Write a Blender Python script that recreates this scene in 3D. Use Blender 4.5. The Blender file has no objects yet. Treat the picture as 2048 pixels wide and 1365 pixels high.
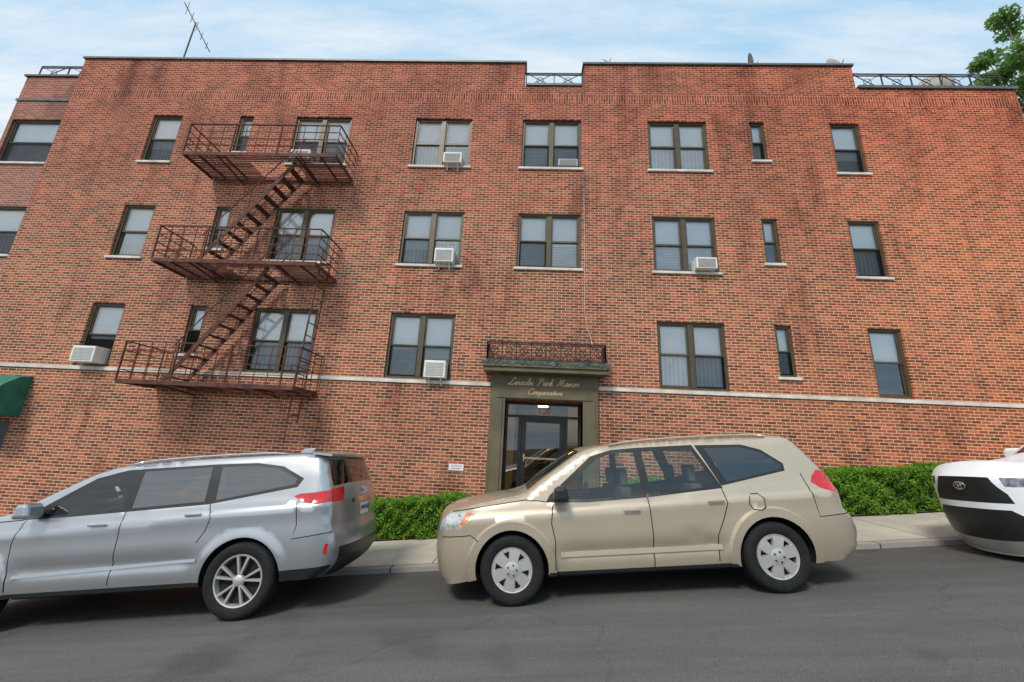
import bpy, bmesh, math, random
import numpy as np
from mathutils import Vector, Matrix
from mathutils.geometry import delaunay_2d_cdt
random.seed(7); rng=np.random.default_rng(7)
D=9.29
COL=bpy.context.scene.collection
# ------------------------------------------------------------ node helpers
def newmat(name):
    m=bpy.data.materials.new(name); m.use_nodes=True
    nt=m.node_tree; nt.nodes.clear()
    out=nt.nodes.new('ShaderNodeOutputMaterial')
    return m,nt,out
def N(nt,t,**kw):
    n=nt.nodes.new(t)
    for k,v in kw.items(): setattr(n,k,v)
    return n
def L(nt,a,b): nt.links.new(a,b)
def ramp(nt,fac,stops):
    r=nt.nodes.new('ShaderNodeValToRGB'); cr=r.color_ramp
    while len(cr.elements)<len(stops): cr.elements.new(0.5)
    for e,(p,c) in zip(cr.elements,stops):
        e.position=p; e.color=(*c,1) if len(c)==3 else c
    L(nt,fac,r.inputs[0]); return r.outputs[0]
def mixc(nt,fac,a,b,mode='MIX'):
    m=nt.nodes.new('ShaderNodeMix'); m.data_type='RGBA'; m.blend_type=mode
    for s,v in ((0,fac),(6,a),(7,b)):
        if hasattr(v,'is_linked'): L(nt,v,m.inputs[s])
        else: m.inputs[s].default_value=(*v,1) if isinstance(v,tuple) and len(v)==3 else v
    return m.outputs[2]
def math_(nt,op,a,b=None):
    m=nt.nodes.new('ShaderNodeMath'); m.operation=op
    for i,v in enumerate((a,b)):
        if v is None: continue
        if hasattr(v,'is_linked'): L(nt,v,m.inputs[i])
        else: m.inputs[i].default_value=v
    return m.outputs[0]
def noise(nt,vec,scale,detail=4,rough=.55):
    n=nt.nodes.new('ShaderNodeTexNoise'); n.inputs['Scale'].default_value=scale
    n.inputs['Detail'].default_value=detail; n.inputs['Roughness'].default_value=rough
    L(nt,vec,n.inputs['Vector']); return n.outputs['Fac']
def mapping(nt,vec,sc=(1,1,1),loc=(0,0,0)):
    m=nt.nodes.new('ShaderNodeMapping'); m.inputs['Scale'].default_value=sc; m.inputs['Location'].default_value=loc
    L(nt,vec,m.inputs['Vector']); return m.outputs[0]
def pbsdf(nt,out,base=None,rough=.6,metal=0,coat=0,spec=.5):
    b=nt.nodes.new('ShaderNodeBsdfPrincipled')
    if base is not None:
        if hasattr(base,'is_linked'): L(nt,base,b.inputs['Base Color'])
        else: b.inputs['Base Color'].default_value=(*base,1)
    if hasattr(rough,'is_linked'): L(nt,rough,b.inputs['Roughness'])
    else: b.inputs['Roughness'].default_value=rough
    b.inputs['Metallic'].default_value=metal; b.inputs['Coat Weight'].default_value=coat
    b.inputs['Coat Roughness'].default_value=.04
    b.inputs['Specular IOR Level'].default_value=spec
    L(nt,b.outputs[0],out.inputs[0]); return b
def bump(nt,b,h,strength=.3,dist=.01):
    n=nt.nodes.new('ShaderNodeBump'); n.inputs['Strength'].default_value=strength; n.inputs['Distance'].default_value=dist
    L(nt,h,n.inputs['Height']); L(nt,n.outputs[0],b.inputs['Normal'])
def simple(name,c,rough=.6,metal=0,coat=0,var=.25,scale=6,bmp=0,spec=.5):
    m,nt,out=newmat(name)
    tc=N(nt,'ShaderNodeTexCoord').outputs['Object']
    n=noise(nt,tc,scale)
    lo=tuple(v*(1-var) for v in c); hi=tuple(min(1,v*(1+var)) for v in c)
    col=ramp(nt,n,[(.3,lo),(.7,hi)])
    b=pbsdf(nt,out,col,rough,metal,coat,spec)
    if bmp: bump(nt,b,noise(nt,tc,scale*8),bmp,.004)
    return m
def glassmat(name,tint,refl=.12,rough=.0,rcol=(1,1,1)):
    m,nt,out=newmat(name)
    t=N(nt,'ShaderNodeBsdfTransparent'); t.inputs[0].default_value=(*tint,1)
    g=N(nt,'ShaderNodeBsdfGlossy'); g.inputs['Roughness'].default_value=rough; g.inputs[0].default_value=(*rcol,1)
    lw=N(nt,'ShaderNodeFresnel'); lw.inputs['IOR'].default_value=1.5
    f=math_(nt,'ADD',lw.outputs[0],refl)
    mx=N(nt,'ShaderNodeMixShader'); L(nt,f,mx.inputs[0]); L(nt,t.outputs[0],mx.inputs[1]); L(nt,g.outputs[0],mx.inputs[2])
    L(nt,mx.outputs[0],out.inputs[0]); return m
# ------------------------------------------------------------ brick
def brickmat(name,soldier=False,grey=0.):
    m,nt,out=newmat(name)
    tc=N(nt,'ShaderNodeTexCoord').outputs['Object']
    sp=N(nt,'ShaderNodeSeparateXYZ'); L(nt,tc,sp.inputs[0])
    hx=math_(nt,'ADD',sp.outputs[0],sp.outputs[1])
    cb=N(nt,'ShaderNodeCombineXYZ')
    if soldier: L(nt,sp.outputs[2],cb.inputs[0]); L(nt,hx,cb.inputs[1])
    else: L(nt,hx,cb.inputs[0]); L(nt,sp.outputs[2],cb.inputs[1])
    v=cb.outputs[0]
    def brk(c1,c2,mo,loc=None,bias=0.):
        br=N(nt,'ShaderNodeTexBrick'); L(nt,mapping(nt,v,loc=loc) if loc else v,br.inputs['Vector'])
        br.offset=.5; br.offset_frequency=2
        br.inputs['Scale'].default_value=1
        br.inputs['Brick Width'].default_value=.205 if not soldier else .30
        br.inputs['Row Height'].default_value=.070
        br.inputs['Mortar Size'].default_value=.0072
        br.inputs['Mortar Smooth'].default_value=.1
        br.inputs['Bias'].default_value=bias
        br.inputs['Color1'].default_value=(*c1,1); br.inputs['Color2'].default_value=(*c2,1); br.inputs['Mortar'].default_value=(*mo,1)
        return br
    br=brk((.385,.118,.062),(.155,.052,.036),(.64,.47,.32))
    br2=brk((1.4,1.32,1.2),(.64,.64,.69),(1,1,1),(.205*7,.070*18,0))
    c=mixc(nt,.85,br.outputs[0],br2.outputs[0],'MULTIPLY')
    fine=noise(nt,tc,35,3,.6)
    c=mixc(nt,1.,c,ramp(nt,fine,[(.3,(.8,.8,.8)),(.7,(1.18,1.18,1.18))]),'MULTIPLY')
    big=noise(nt,tc,.22,5,.6)
    c=mixc(nt,1.,c,ramp(nt,big,[(.3,(.80,.78,.78)),(.5,(1,1,1)),(.72,(1.15,1.12,1.08))]),'MULTIPLY')
    st=noise(nt,mapping(nt,tc,(1.3,1.3,.35)),1.1,6,.65)
    c=mixc(nt,1.,c,ramp(nt,st,[(.32,(.60,.54,.54)),(.47,(1,1,1))]),'MULTIPLY')
    pt=noise(nt,mapping(nt,tc,loc=(5,2,9)),.9,5,.6)
    c=mixc(nt,ramp(nt,pt,[(.60,(0,0,0)),(.78,(.3,.3,.3))]),c,(.54,.25,.13))
    hz=N(nt,'ShaderNodeMapRange'); L(nt,sp.outputs[2],hz.inputs[0]); hz.inputs[1].default_value=4.5; hz.inputs[2].default_value=9
    c=mixc(nt,hz.outputs[0],c,mixc(nt,1.,c,(.98,.74,.74),'MULTIPLY'))
    # extra weathering towards the parapet
    s2=noise(nt,mapping(nt,tc,(.9,.9,.5),(3,0,1)),1.6,7,.7); hz2=N(nt,'ShaderNodeMapRange'); L(nt,sp.outputs[2],hz2.inputs[0]); hz2.inputs[1].default_value=5; hz2.inputs[2].default_value=10.5
    c=mixc(nt,math_(nt,'MULTIPLY',hz2.outputs[0],ramp(nt,s2,[(.45,(0,0,0)),(.62,(.7,.7,.7))])),c,mixc(nt,1.,c,(.55,.5,.5),'MULTIPLY'))
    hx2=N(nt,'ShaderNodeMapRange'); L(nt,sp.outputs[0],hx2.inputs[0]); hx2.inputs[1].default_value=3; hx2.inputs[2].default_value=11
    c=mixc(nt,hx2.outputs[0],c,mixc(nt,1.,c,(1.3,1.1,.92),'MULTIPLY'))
    if grey: c=mixc(nt,grey,c,(.30,.22,.2))  # wing variant: colour mixed part way to a flat grey-brown
    b=pbsdf(nt,out,c,.85,spec=.25)
    inv=math_(nt,'SUBTRACT',1.,br.outputs['Fac'])
    bump(nt,b,inv,.5,.006)
    return m
M_brick=brickmat('brick'); M_brickb=brickmat('brick_greyed',grey=.25); M_soldier=brickmat('brick_soldier',True)
M_frame=simple('bronze_frame',(.085,.068,.04),.45,.2,var=.2)
M_sill=simple('limestone',(.62,.58,.52),.8,var=.25,scale=3,bmp=.2)
M_cable=simple('old_cable',(.55,.42,.35),.8)
M_blind=simple('blind',(.97,.97,.96),.9,var=.03,scale=2)
def wavemat(name,dirn,scale,c0,c1,sc):
    m,nt,o=newmat(name); tc=N(nt,'ShaderNodeTexCoord').outputs['Object']
    w=N(nt,'ShaderNodeTexWave'); w.wave_type='BANDS'; w.bands_direction=dirn; w.inputs['Scale'].default_value=scale; w.inputs['Distortion'].default_value=1.5 if dirn=='X' else 0; w.inputs['Detail'].default_value=2
    L(nt,mapping(nt,tc,sc),w.inputs[0]); n=noise(nt,tc,1.3,3)
    c=ramp(nt,w.outputs[0],[(.1,c0),(.9,c1)]); c=mixc(nt,1.,c,ramp(nt,n,[(.3,(.75,.75,.77)),(.7,(1.1,1.1,1.1))]),'MULTIPLY')
    pbsdf(nt,o,c,.9); return m
M_curt=wavemat('curtain','X',3.2,(.66,.66,.67),(.90,.90,.90),(1,1,.12))
M_slat=wavemat('venetian_blind','Z',7,(.5,.51,.52),(.88,.88,.88),(1,1,1))
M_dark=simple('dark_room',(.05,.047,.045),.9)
M_wglass=glassmat('window_glass',(.98,.99,.99),.12)
M_screen=glassmat('insect_screen',(.66,.67,.68),-.03,.5,(.4,.4,.4))
M_coping=simple('coping_metal',(.12,.13,.12),.5,.3)
M_rust=simple('rusty_iron',(.11,.040,.027),.75,.2,var=.5,scale=9,bmp=.4)
M_iron=simple('dark_iron',(.06,.052,.05),.6,.3,var=.3)
M_drail=simple('weathered_railing',(.06,.042,.033),.7,.2,var=.5,scale=9)
M_olive=simple('olive_bronze_panel',(.125,.103,.06),.55,.1,var=.25,scale=2)
M_verd=simple('verdigris_copper',(.075,.11,.09),.7,.2,var=.8,scale=12)
M_gold=simple('faded_gold_letters',(.80,.56,.34),.5,.0)
M_black=simple('black_metal',(.02,.02,.02),.35,.3)
M_brass=simple('brass',(.6,.45,.2),.3,.9)
M_beige=simple('lobby_wall',(.55,.40,.11),.8,var=.3,scale=1.5)
M_acw=simple('ac_plastic',(.76,.74,.69),.55,var=.12,scale=5)
M_acg=simple('ac_grille',(.36,.36,.35),.6,var=.4,scale=60)
M_white=simple('white_plastic',(.75,.75,.75),.5,var=.08)
M_green=simple('green_canvas',(.02,.15,.09),.8,var=.35,scale=4)
M_red=simple('red_paint',(.45,.05,.03),.5)
M_dishg=simple('dish_grey',(.34,.31,.29),.6)
# ------------------------------------------------------------ mesh builder
class MB:
    def __init__(s): s.v=[]; s.f=[]
    def quad(s,*p):
        n=len(s.v); s.v+= [tuple(q) for q in p]; s.f.append(tuple(range(n,n+len(p))))
    def box(s,x0,x1,y0,y1,z0,z1,T=None):
        n=len(s.v)
        P=[(x,y,z) for z in (z0,z1) for y in (y0,y1) for x in (x0,x1)]
        if T: P=[tuple(T(Vector(p))) for p in P]
        s.v+=P
        for f in ((0,2,3,1),(4,5,7,6),(0,1,5,4),(2,6,7,3),(0,4,6,2),(1,3,7,5)): s.f.append(tuple(n+i for i in f))
    def beam(s,a,b,w,h=None,up=(0,0,1)):
        h=h or w; a=Vector(a);b=Vector(b);d=(b-a).normalized(); u=Vector(up)
        if abs(d.dot(u))>.98: u=Vector((0,1,0))
        r=d.cross(u).normalized(); u=r.cross(d)
        n=len(s.v)
        for c in (a,b):
            for i,j in ((-1,-1),(1,-1),(1,1),(-1,1)): s.v.append(tuple(c+r*i*w/2+u*j*h/2))
        for f in ((3,2,1,0),(4,5,6,7),(0,1,5,4),(1,2,6,5),(2,3,7,6),(3,0,4,7)): s.f.append(tuple(n+i for i in f))
    def tube(s,pts,r,seg=8,closed=False):
        pts=[Vector(p) for p in pts]; n0=len(s.v); K=len(pts)
        for i,p in enumerate(pts):
            if closed: d=pts[(i+1)%K]-pts[i-1]
            else: d=pts[min(i+1,K-1)]-pts[max(i-1,0)]
            d.normalize(); u=Vector((0,0,1)) if abs(d.z)<.9 else Vector((0,1,0))
            a=d.cross(u).normalized(); b=a.cross(d)
            for k in range(seg):
                t=2*math.pi*k/seg; s.v.append(tuple(p+a*math.cos(t)*r+b*math.sin(t)*r))
        for i in range(K if closed else K-1):
            for k in range(seg):
                j=(i+1)%K
                s.f.append((n0+i*seg+k,n0+i*seg+(k+1)%seg,n0+j*seg+(k+1)%seg,n0+j*seg+k))
        if not closed:
            s.f.append(tuple(n0+k for k in range(seg))); s.f.append(tuple(n0+(K-1)*seg+k for k in reversed(range(seg))))
    def lathe(s,prof,seg=40,c=(0,0,0)):
        n0=len(s.v);K=len(prof)
        for r,a in prof:
            for k in range(seg):
                t=2*math.pi*k/seg
                s.v.append((c[0]+r*math.cos(t),c[1]+a,c[2]+r*math.sin(t)))
        for i in range(K-1):
            for k in range(seg):
                s.f.append((n0+i*seg+k,n0+i*seg+(k+1)%seg,n0+(i+1)*seg+(k+1)%seg,n0+(i+1)*seg+k))
    def add(s,V,F):
        n=len(s.v); s.v+=[tuple(p) for p in V]; s.f+=[tuple(n+i for i in f) for f in F]
def mk(name,mb,mat,parent=None,smooth=False,bev=0,weld=False,angle=None):
    me=bpy.data.meshes.new(name); me.from_pydata(mb.v,[],mb.f); me.update()
    if weld or bev:
        bm=bmesh.new(); bm.from_mesh(me)
        bmesh.ops.remove_doubles(bm,verts=bm.verts,dist=.0008)
        if not weld: bmesh.ops.recalc_face_normals(bm,faces=bm.faces)
        bm.to_mesh(me); bm.free()
    o=bpy.data.objects.new(name,me); COL.objects.link(o)
    if mat: me.materials.append(mat)
    if smooth:
        me.shade_smooth()
        if angle:
            try: me.set_sharp_from_angle(angle=math.radians(angle))
            except Exception: pass
    if bev:
        b=o.modifiers.new('bevel','BEVEL'); b.width=bev; b.segments=3; b.limit_method='ANGLE'
    if parent: o.parent=parent
    return o
def empty(name,label=None,cat=None,parent=None,loc=(0,0,0),group=None):
    o=bpy.data.objects.new(name,None); o.empty_display_size=.2; COL.objects.link(o); o.location=loc
    if label: o['label']=label; o['category']=cat
    if group: o['group']=group
    if parent: o.parent=parent
    return o
def tag(o,label,cat,group=None):
    o['label']=label;o['category']=cat
    if group:o['group']=group
def text(name,s,size,mat,parent,loc,rot=(math.pi/2,0,0),shear=0,extr=.004,align='CENTER',sx=1,off=0):
    cu=bpy.data.curves.new(name,'FONT'); cu.body=s; cu.size=size; cu.shear=shear; cu.extrude=extr; cu.align_x=align; cu.offset=off
    o=bpy.data.objects.new(name,cu); COL.objects.link(o)
    bpy.context.view_layer.update()
    dg=bpy.context.evaluated_depsgraph_get(); me=bpy.data.meshes.new_from_object(o.evaluated_get(dg))
    bpy.data.objects.remove(o)
    o=bpy.data.objects.new(name,me); COL.objects.link(o); me.materials.clear(); me.materials.append(mat)
    o.location=loc; o.rotation_euler=rot; o.scale=(sx,1,1)
    if parent: o.parent=parent
    return o
# ------------------------------------------------------------ CDT sheets
def inpoly(P,poly):
    x,y=P[:,0],P[:,1]; r=np.zeros(len(P),bool); n=len(poly)
    for i in range(n):
        x1,y1=poly[i];x2,y2=poly[(i+1)%n]
        if y1==y2: continue
        c=((y1>y)!=(y2>y))&(x<(x2-x1)*(y-y1)/(y2-y1)+x1); r^=c
    return r
def dens(poly,step):
    o=[]
    for i in range(len(poly)):
        a=np.array(poly[i]);b=np.array(poly[(i+1)%len(poly)]);n=max(1,int(np.ceil(np.linalg.norm(b-a)/step)))
        for k in range(n): o.append(tuple(a+(b-a)*k/n))
    return o
def sheet(outline,feats,step,mapfn):
    V=[];E=[]
    polys=[outline]+[dens(p,step) for _,p in feats]
    for p in polys:
        n=len(V); V+=[tuple(q) for q in p]; E+=[(n+i,n+(i+1)%len(p)) for i in range(len(p))]
    B=np.array(V)
    x0,y0=B.min(0);x1,y1=B.max(0)
    gx,gy=np.meshgrid(np.arange(x0+step*.5,x1,step),np.arange(y0+step*.5,y1,step)); G=np.stack([gx.ravel(),gy.ravel()],1)
    G=G[inpoly(G,outline)]
    if len(G):
        dm=np.min(((G[:,None,:]-B[None])**2).sum(2),1); G=G[dm>(step*.45)**2]
    V+= [tuple(g) for g in G]
    vo,eo,fo,_,_,_=delaunay_2d_cdt([Vector(v) for v in V],E,[],0,1e-5)
    P=np.array([(v.x,v.y) for v in vo]); F=np.array([f for f in fo])
    c=P[F].mean(1); key=np.full(len(F),-1)
    ins=inpoly(c,outline); key[ins]=0
    for i,(k,p) in enumerate(feats):
        key[ins&inpoly(c,p)]=i+1
    a=P[F[:,0]];b=P[F[:,1]];cc=P[F[:,2]]
    ar=(b[:,0]-a[:,0])*(cc[:,1]-a[:,1])-(b[:,1]-a[:,1])*(cc[:,0]-a[:,0])
    F[ar<0]=F[ar<0][:,::-1]
    ok=np.abs(ar)>1e-9
    Q=mapfn(P)
    res={}
    names=['base']+[k for k,_ in feats]
    for i,nm in enumerate(names):
        ff=F[(key==i)&ok]
        if not len(ff): continue
        us,inv=np.unique(ff,return_inverse=True); inv=inv.reshape(ff.shape)
        if nm in res:
            v0,f0=res[nm]; res[nm]=(np.vstack([v0,Q[us]]),np.vstack([f0,inv+len(v0)]))
        else: res[nm]=(Q[us],inv)
    return res
def flipF(F): return F[:,::-1]
# ------------------------------------------------------------ ground levels
def zroad(x,y): return -1.675+.1*x-.04*(y-4.85)
def zwalk(x,y): return -1.675+.1*x+.02*(y-6.75)
def slab(name,x0,x1,y0,y1,fn,mat,thick=.0,nx=60):
    mb=MB()
    for i in range(nx):
        a=x0+(x1-x0)*i/nx;b=x0+(x1-x0)*(i+1)/nx
        mb.quad((a,y0,fn(a,y0)),(b,y0,fn(b,y0)),(b,y1,fn(b,y1)),(a,y1,fn(a,y1)))
        if thick: mb.quad((a,y0,fn(a,y0)-thick),(b,y0,fn(b,y0)-thick),(b,y0,fn(b,y0)),(a,y0,fn(a,y0)))
    return mk(name,mb,mat)
def asphalt():
    m,nt,out=newmat('asphalt'); tc=N(nt,'ShaderNodeTexCoord').outputs['Object']
    n1=noise(nt,mapping(nt,tc,(.35,1.1,1)),1.2,6,.6); n2=noise(nt,tc,140,2,.7); n3=noise(nt,mapping(nt,tc,(.25,3.5,1)),1.5,5,.6)
    c=ramp(nt,n1,[(.3,(.100,.098,.094)),(.6,(.120,.117,.112)),(.8,(.138,.134,.128))])
    c=mixc(nt,1.,c,ramp(nt,n2,[(.3,(.5,.5,.5)),(.7,(1.55,1.55,1.55))]),'MULTIPLY')
    c=mixc(nt,1.,c,ramp(nt,n3,[(.35,(.88,.88,.88)),(.65,(1.07,1.07,1.07))]),'MULTIPLY')
    v=N(nt,'ShaderNodeTexVoronoi'); v.feature='DISTANCE_TO_EDGE'; v.inputs['Scale'].default_value=.3
    nn=N(nt,'ShaderNodeTexNoise'); nn.inputs['Scale'].default_value=1.5; nn.inputs['Detail'].default_value=6; L(nt,tc,nn.inputs[0])
    vv=mixc(nt,.35,tc,nn.outputs['Color']); L(nt,vv,v.inputs['Vector'])
    c=mixc(nt,ramp(nt,v.outputs[0],[(.0,(.35,.35,.35)),(.002,(0,0,0))]),c,(.05,.05,.05))
    vg=N(nt,'ShaderNodeTexVoronoi'); vg.inputs['Scale'].default_value=7; L(nt,tc,vg.inputs['Vector'])
    c=mixc(nt,ramp(nt,vg.outputs['Distance'],[(.0,(.7,.7,.7)),(.06,(0,0,0))]),c,(.32,.29,.2))
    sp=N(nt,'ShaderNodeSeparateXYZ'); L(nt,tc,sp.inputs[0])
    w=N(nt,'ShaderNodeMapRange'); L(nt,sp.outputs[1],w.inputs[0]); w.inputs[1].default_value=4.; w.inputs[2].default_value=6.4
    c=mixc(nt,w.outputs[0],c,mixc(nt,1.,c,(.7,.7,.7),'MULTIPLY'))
    n4=noise(nt,tc,.9,3,.5); c=mixc(nt,1.,c,ramp(nt,n4,[(.62,(1,1,1)),(.75,(.65,.65,.65))]),'MULTIPLY')
    b=pbsdf(nt,out,c,.85,spec=.3); bump(nt,b,n2,.5,.006); return m
def concrete(name,base,joint=1.5):
    m,nt,out=newmat(name); tc=N(nt,'ShaderNodeTexCoord').outputs['Object']
    n1=noise(nt,tc,1.3,7,.65); n2=noise(nt,tc,90,2)
    lo=tuple(v*.78 for v in base);hi=tuple(v*1.18 for v in base)
    c=ramp(nt,n1,[(.3,lo),(.7,hi)])
    c=mixc(nt,1.,c,ramp(nt,n2,[(.3,(.82,.82,.82)),(.7,(1.15,1.15,1.15))]),'MULTIPLY')
    sp=N(nt,'ShaderNodeSeparateXYZ'); L(nt,tc,sp.inputs[0])
    f=math_(nt,'FRACT',math_(nt,'DIVIDE',math_(nt,'ADD',sp.outputs[0],100.37),joint))
    g=math_(nt,'LESS_THAN',f,.012)
    c=mixc(nt,g,c,(.10,.09,.08))
    b=pbsdf(nt,out,c,.85,spec=.3); bump(nt,b,n2,.3,.003); return m
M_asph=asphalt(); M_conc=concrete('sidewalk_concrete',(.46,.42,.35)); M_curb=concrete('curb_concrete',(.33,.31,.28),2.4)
M_soil=simple('soil',(.09,.065,.04),.95,var=.5,scale=8,bmp=.6)
gr=slab('ground',-220,220,-200,240,lambda x,y:-1.675+.1*x-.45,M_soil,nx=4); gr['kind']='structure'
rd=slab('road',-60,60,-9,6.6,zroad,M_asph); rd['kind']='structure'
cb_=slab('kerb',-60,60,6.6,6.75,lambda x,y:zwalk(x,6.75)-.004,M_curb,.14); cb_['kind']='structure'
sw=slab('sidewalk',-60,60,6.75,8.35,zwalk,M_conc); sw['kind']='structure'
ys=slab('front_yard',-60,60,8.35,9.6,lambda x,y:zwalk(x,8.35)+.02,M_soil); ys['kind']='structure'
pw=slab('path',-1.0,1.75,8.33,9.55,lambda x,y:zwalk(x,y)+.04,M_conc,.06,4); pw['kind']='structure'
# ------------------------------------------------------------ building
B=empty('apartment_building','three storey red brick apartment building with bronze windows','building',loc=(0,D,-1.6))
def bp(o):
    o.parent=B; o.matrix_parent_inverse=Matrix.Translation((0,-D,1.6)); return o
ROWS={3:(7.26,8.83,7.60),2:(4.33,5.88,4.62),1:(1.40,3.03,1.78)}
COLS={'A':(-11.17,-10.29),'B':(-8.57,-8.15),'C':(-6.89,-5.27),'D':(-3.43,-1.82),'E':(-.40,1.22),'F':(3.04,4.63),'G':(5.78,6.18),'H':(7.91,8.68)}
wins=[]
for r,(zb,zt,zsb) in ROWS.items():
    for c,(x0,x1) in COLS.items():
        if c=='E' and r==1: continue
        wins.append((c,r,x0,x1,zsb if c in 'BG' else zb,zt))
def rect(x0,x1,z0,z1): return [(x0,z0),(x1,z0),(x1,z1),(x0,z1)]
XL=-13.95; XR=13.0
outl=[(XL,-3.3),(XR,-.7),(XR,10.0),(8.8,10.0),(8.8,10.76),(1.3,10.78),(1.3,10.0),(-.4,10.0),(-.4,10.80),(XL,10.88)]
DOOR=(-.5,1.27,-1.42,1.0)
holes=[('hole',rect(x0,x1,zb,zt)) for _,_,x0,x1,zb,zt in wins]+[('hole',rect(*DOOR)),('hole',rect(-13.6,-12.25,-2.75,.0))]
S=sheet(dens(outl,1.),holes+[('band',rect(XL+.001,XR-.001,9.42,9.72))],1.,lambda P:np.stack([P[:,0],np.full(len(P),D),P[:,1]],1))
mb=MB(); mb.add(S['base'][0],S['base'][1].tolist())
def reveal(mb,x0,x1,z0,z1,y0,y1):
    mb.quad((x0,y0,z0),(x0,y1,z0),(x0,y1,z1),(x0,y0,z1)); mb.quad((x1,y0,z0),(x1,y0,z1),(x1,y1,z1),(x1,y1,z0))
    mb.quad((x0,y0,z1),(x0,y1,z1),(x1,y1,z1),(x1,y0,z1)); mb.quad((x0,y0,z0),(x1,y0,z0),(x1,y1,z0),(x0,y1,z0))
for _,_,x0,x1,zb,zt in wins: reveal(mb,x0,x1,zb,zt,D,D+.3)
reveal(mb,*DOOR,D,D+.3)
n=len(outl)
for i in range(1,n):
    a=outl[i];b=outl[(i+1)%n]; dep=.35 if (a[1]>9 and b[1]>9) else 13
    mb.quad((a[0],D,a[1]),(a[0],D+dep,a[1]),(b[0],D+dep,b[1]),(b[0],D,b[1]))
for x0,x1,z1 in ((XL,-.4,10.8),(1.3,8.8,10.76)): mb.quad((x0,D+.35,9.6),(x1,D+.35,9.6),(x1,D+.35,z1-.02),(x0,D+.35,z1-.02))
wall=bp(mk('wall',mb,M_brick))
mb=MB(); mb.add(S['band'][0],S['band'][1].tolist()); bp(mk('soldier_course',mb,M_soldier))
WB=D+.22; wx0,wx1=-15.95,XL+.05
mb=MB()
Sw=sheet(dens([(wx0,-3.6),(wx1,-3.6),(wx1,10.42),(wx0,10.42)],1.),[('hole',rect(wx0+.12,wx1-.12,zb+.05,zt)) for (zb,zt,_) in ROWS.values()],1.,lambda P:np.stack([P[:,0],np.full(len(P),WB),P[:,1]],1))
mb.add(Sw['base'][0],Sw['base'][1].tolist())
for (zb,zt,_) in ROWS.values(): reveal(mb,wx0+.12,wx1-.12,zb+.05,zt,WB,WB+.3)
mb.quad((wx0,WB,-3.6),(wx0,WB,10.42),(wx0,WB+13,10.42),(wx0,WB+13,-3.6))
mb.quad((wx0,WB,10.42),(wx1,WB,10.42),(wx1,WB+.35,10.42),(wx0,WB+.35,10.42))
bp(mk('corner_wing',mb,M_brickb))
mb=MB(); mb.box(wx0-.06,wx1-.03,WB-.05,WB+.3,10.42,10.48); mb.box(wx0-.03,wx1-.03,WB-.03,WB-.003,9.5,9.58)
mb.box(XL-.04,-.36,D-.05,D+.38,10.80,10.86,T=lambda p:Vector((p.x,p.y,p.z+(-.4-p.x)*.0059)))
mb.box(1.26,8.84,D-.05,D+.38,10.77,10.83)
mb.box(-.34,1.24,D-.04,D+.36,10.0,10.07); mb.box(8.86,XR+.05,D-.05,D+.36,10.0,10.08)
bp(mk('coping',mb,M_coping))
mb=MB(); mb.box(XL+.3,XR-.3,D+.36,D+12.9,9.55,9.7); mb.box(XL+.3,XR-.3,D+1.2,D+1.3,-3,9.5)  # roof slab, plus an upright dark sheet standing in for unlit rooms
bp(mk('roof_and_dark_backing',mb,M_dark))
mb=MB()
for x0,x1 in ((XL,-.86),(1.63,XR)): mb.box(x0,x1,D-.035,D+.05,1.30,1.38)
bp(mk('belt_course',mb,M_sill))
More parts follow.
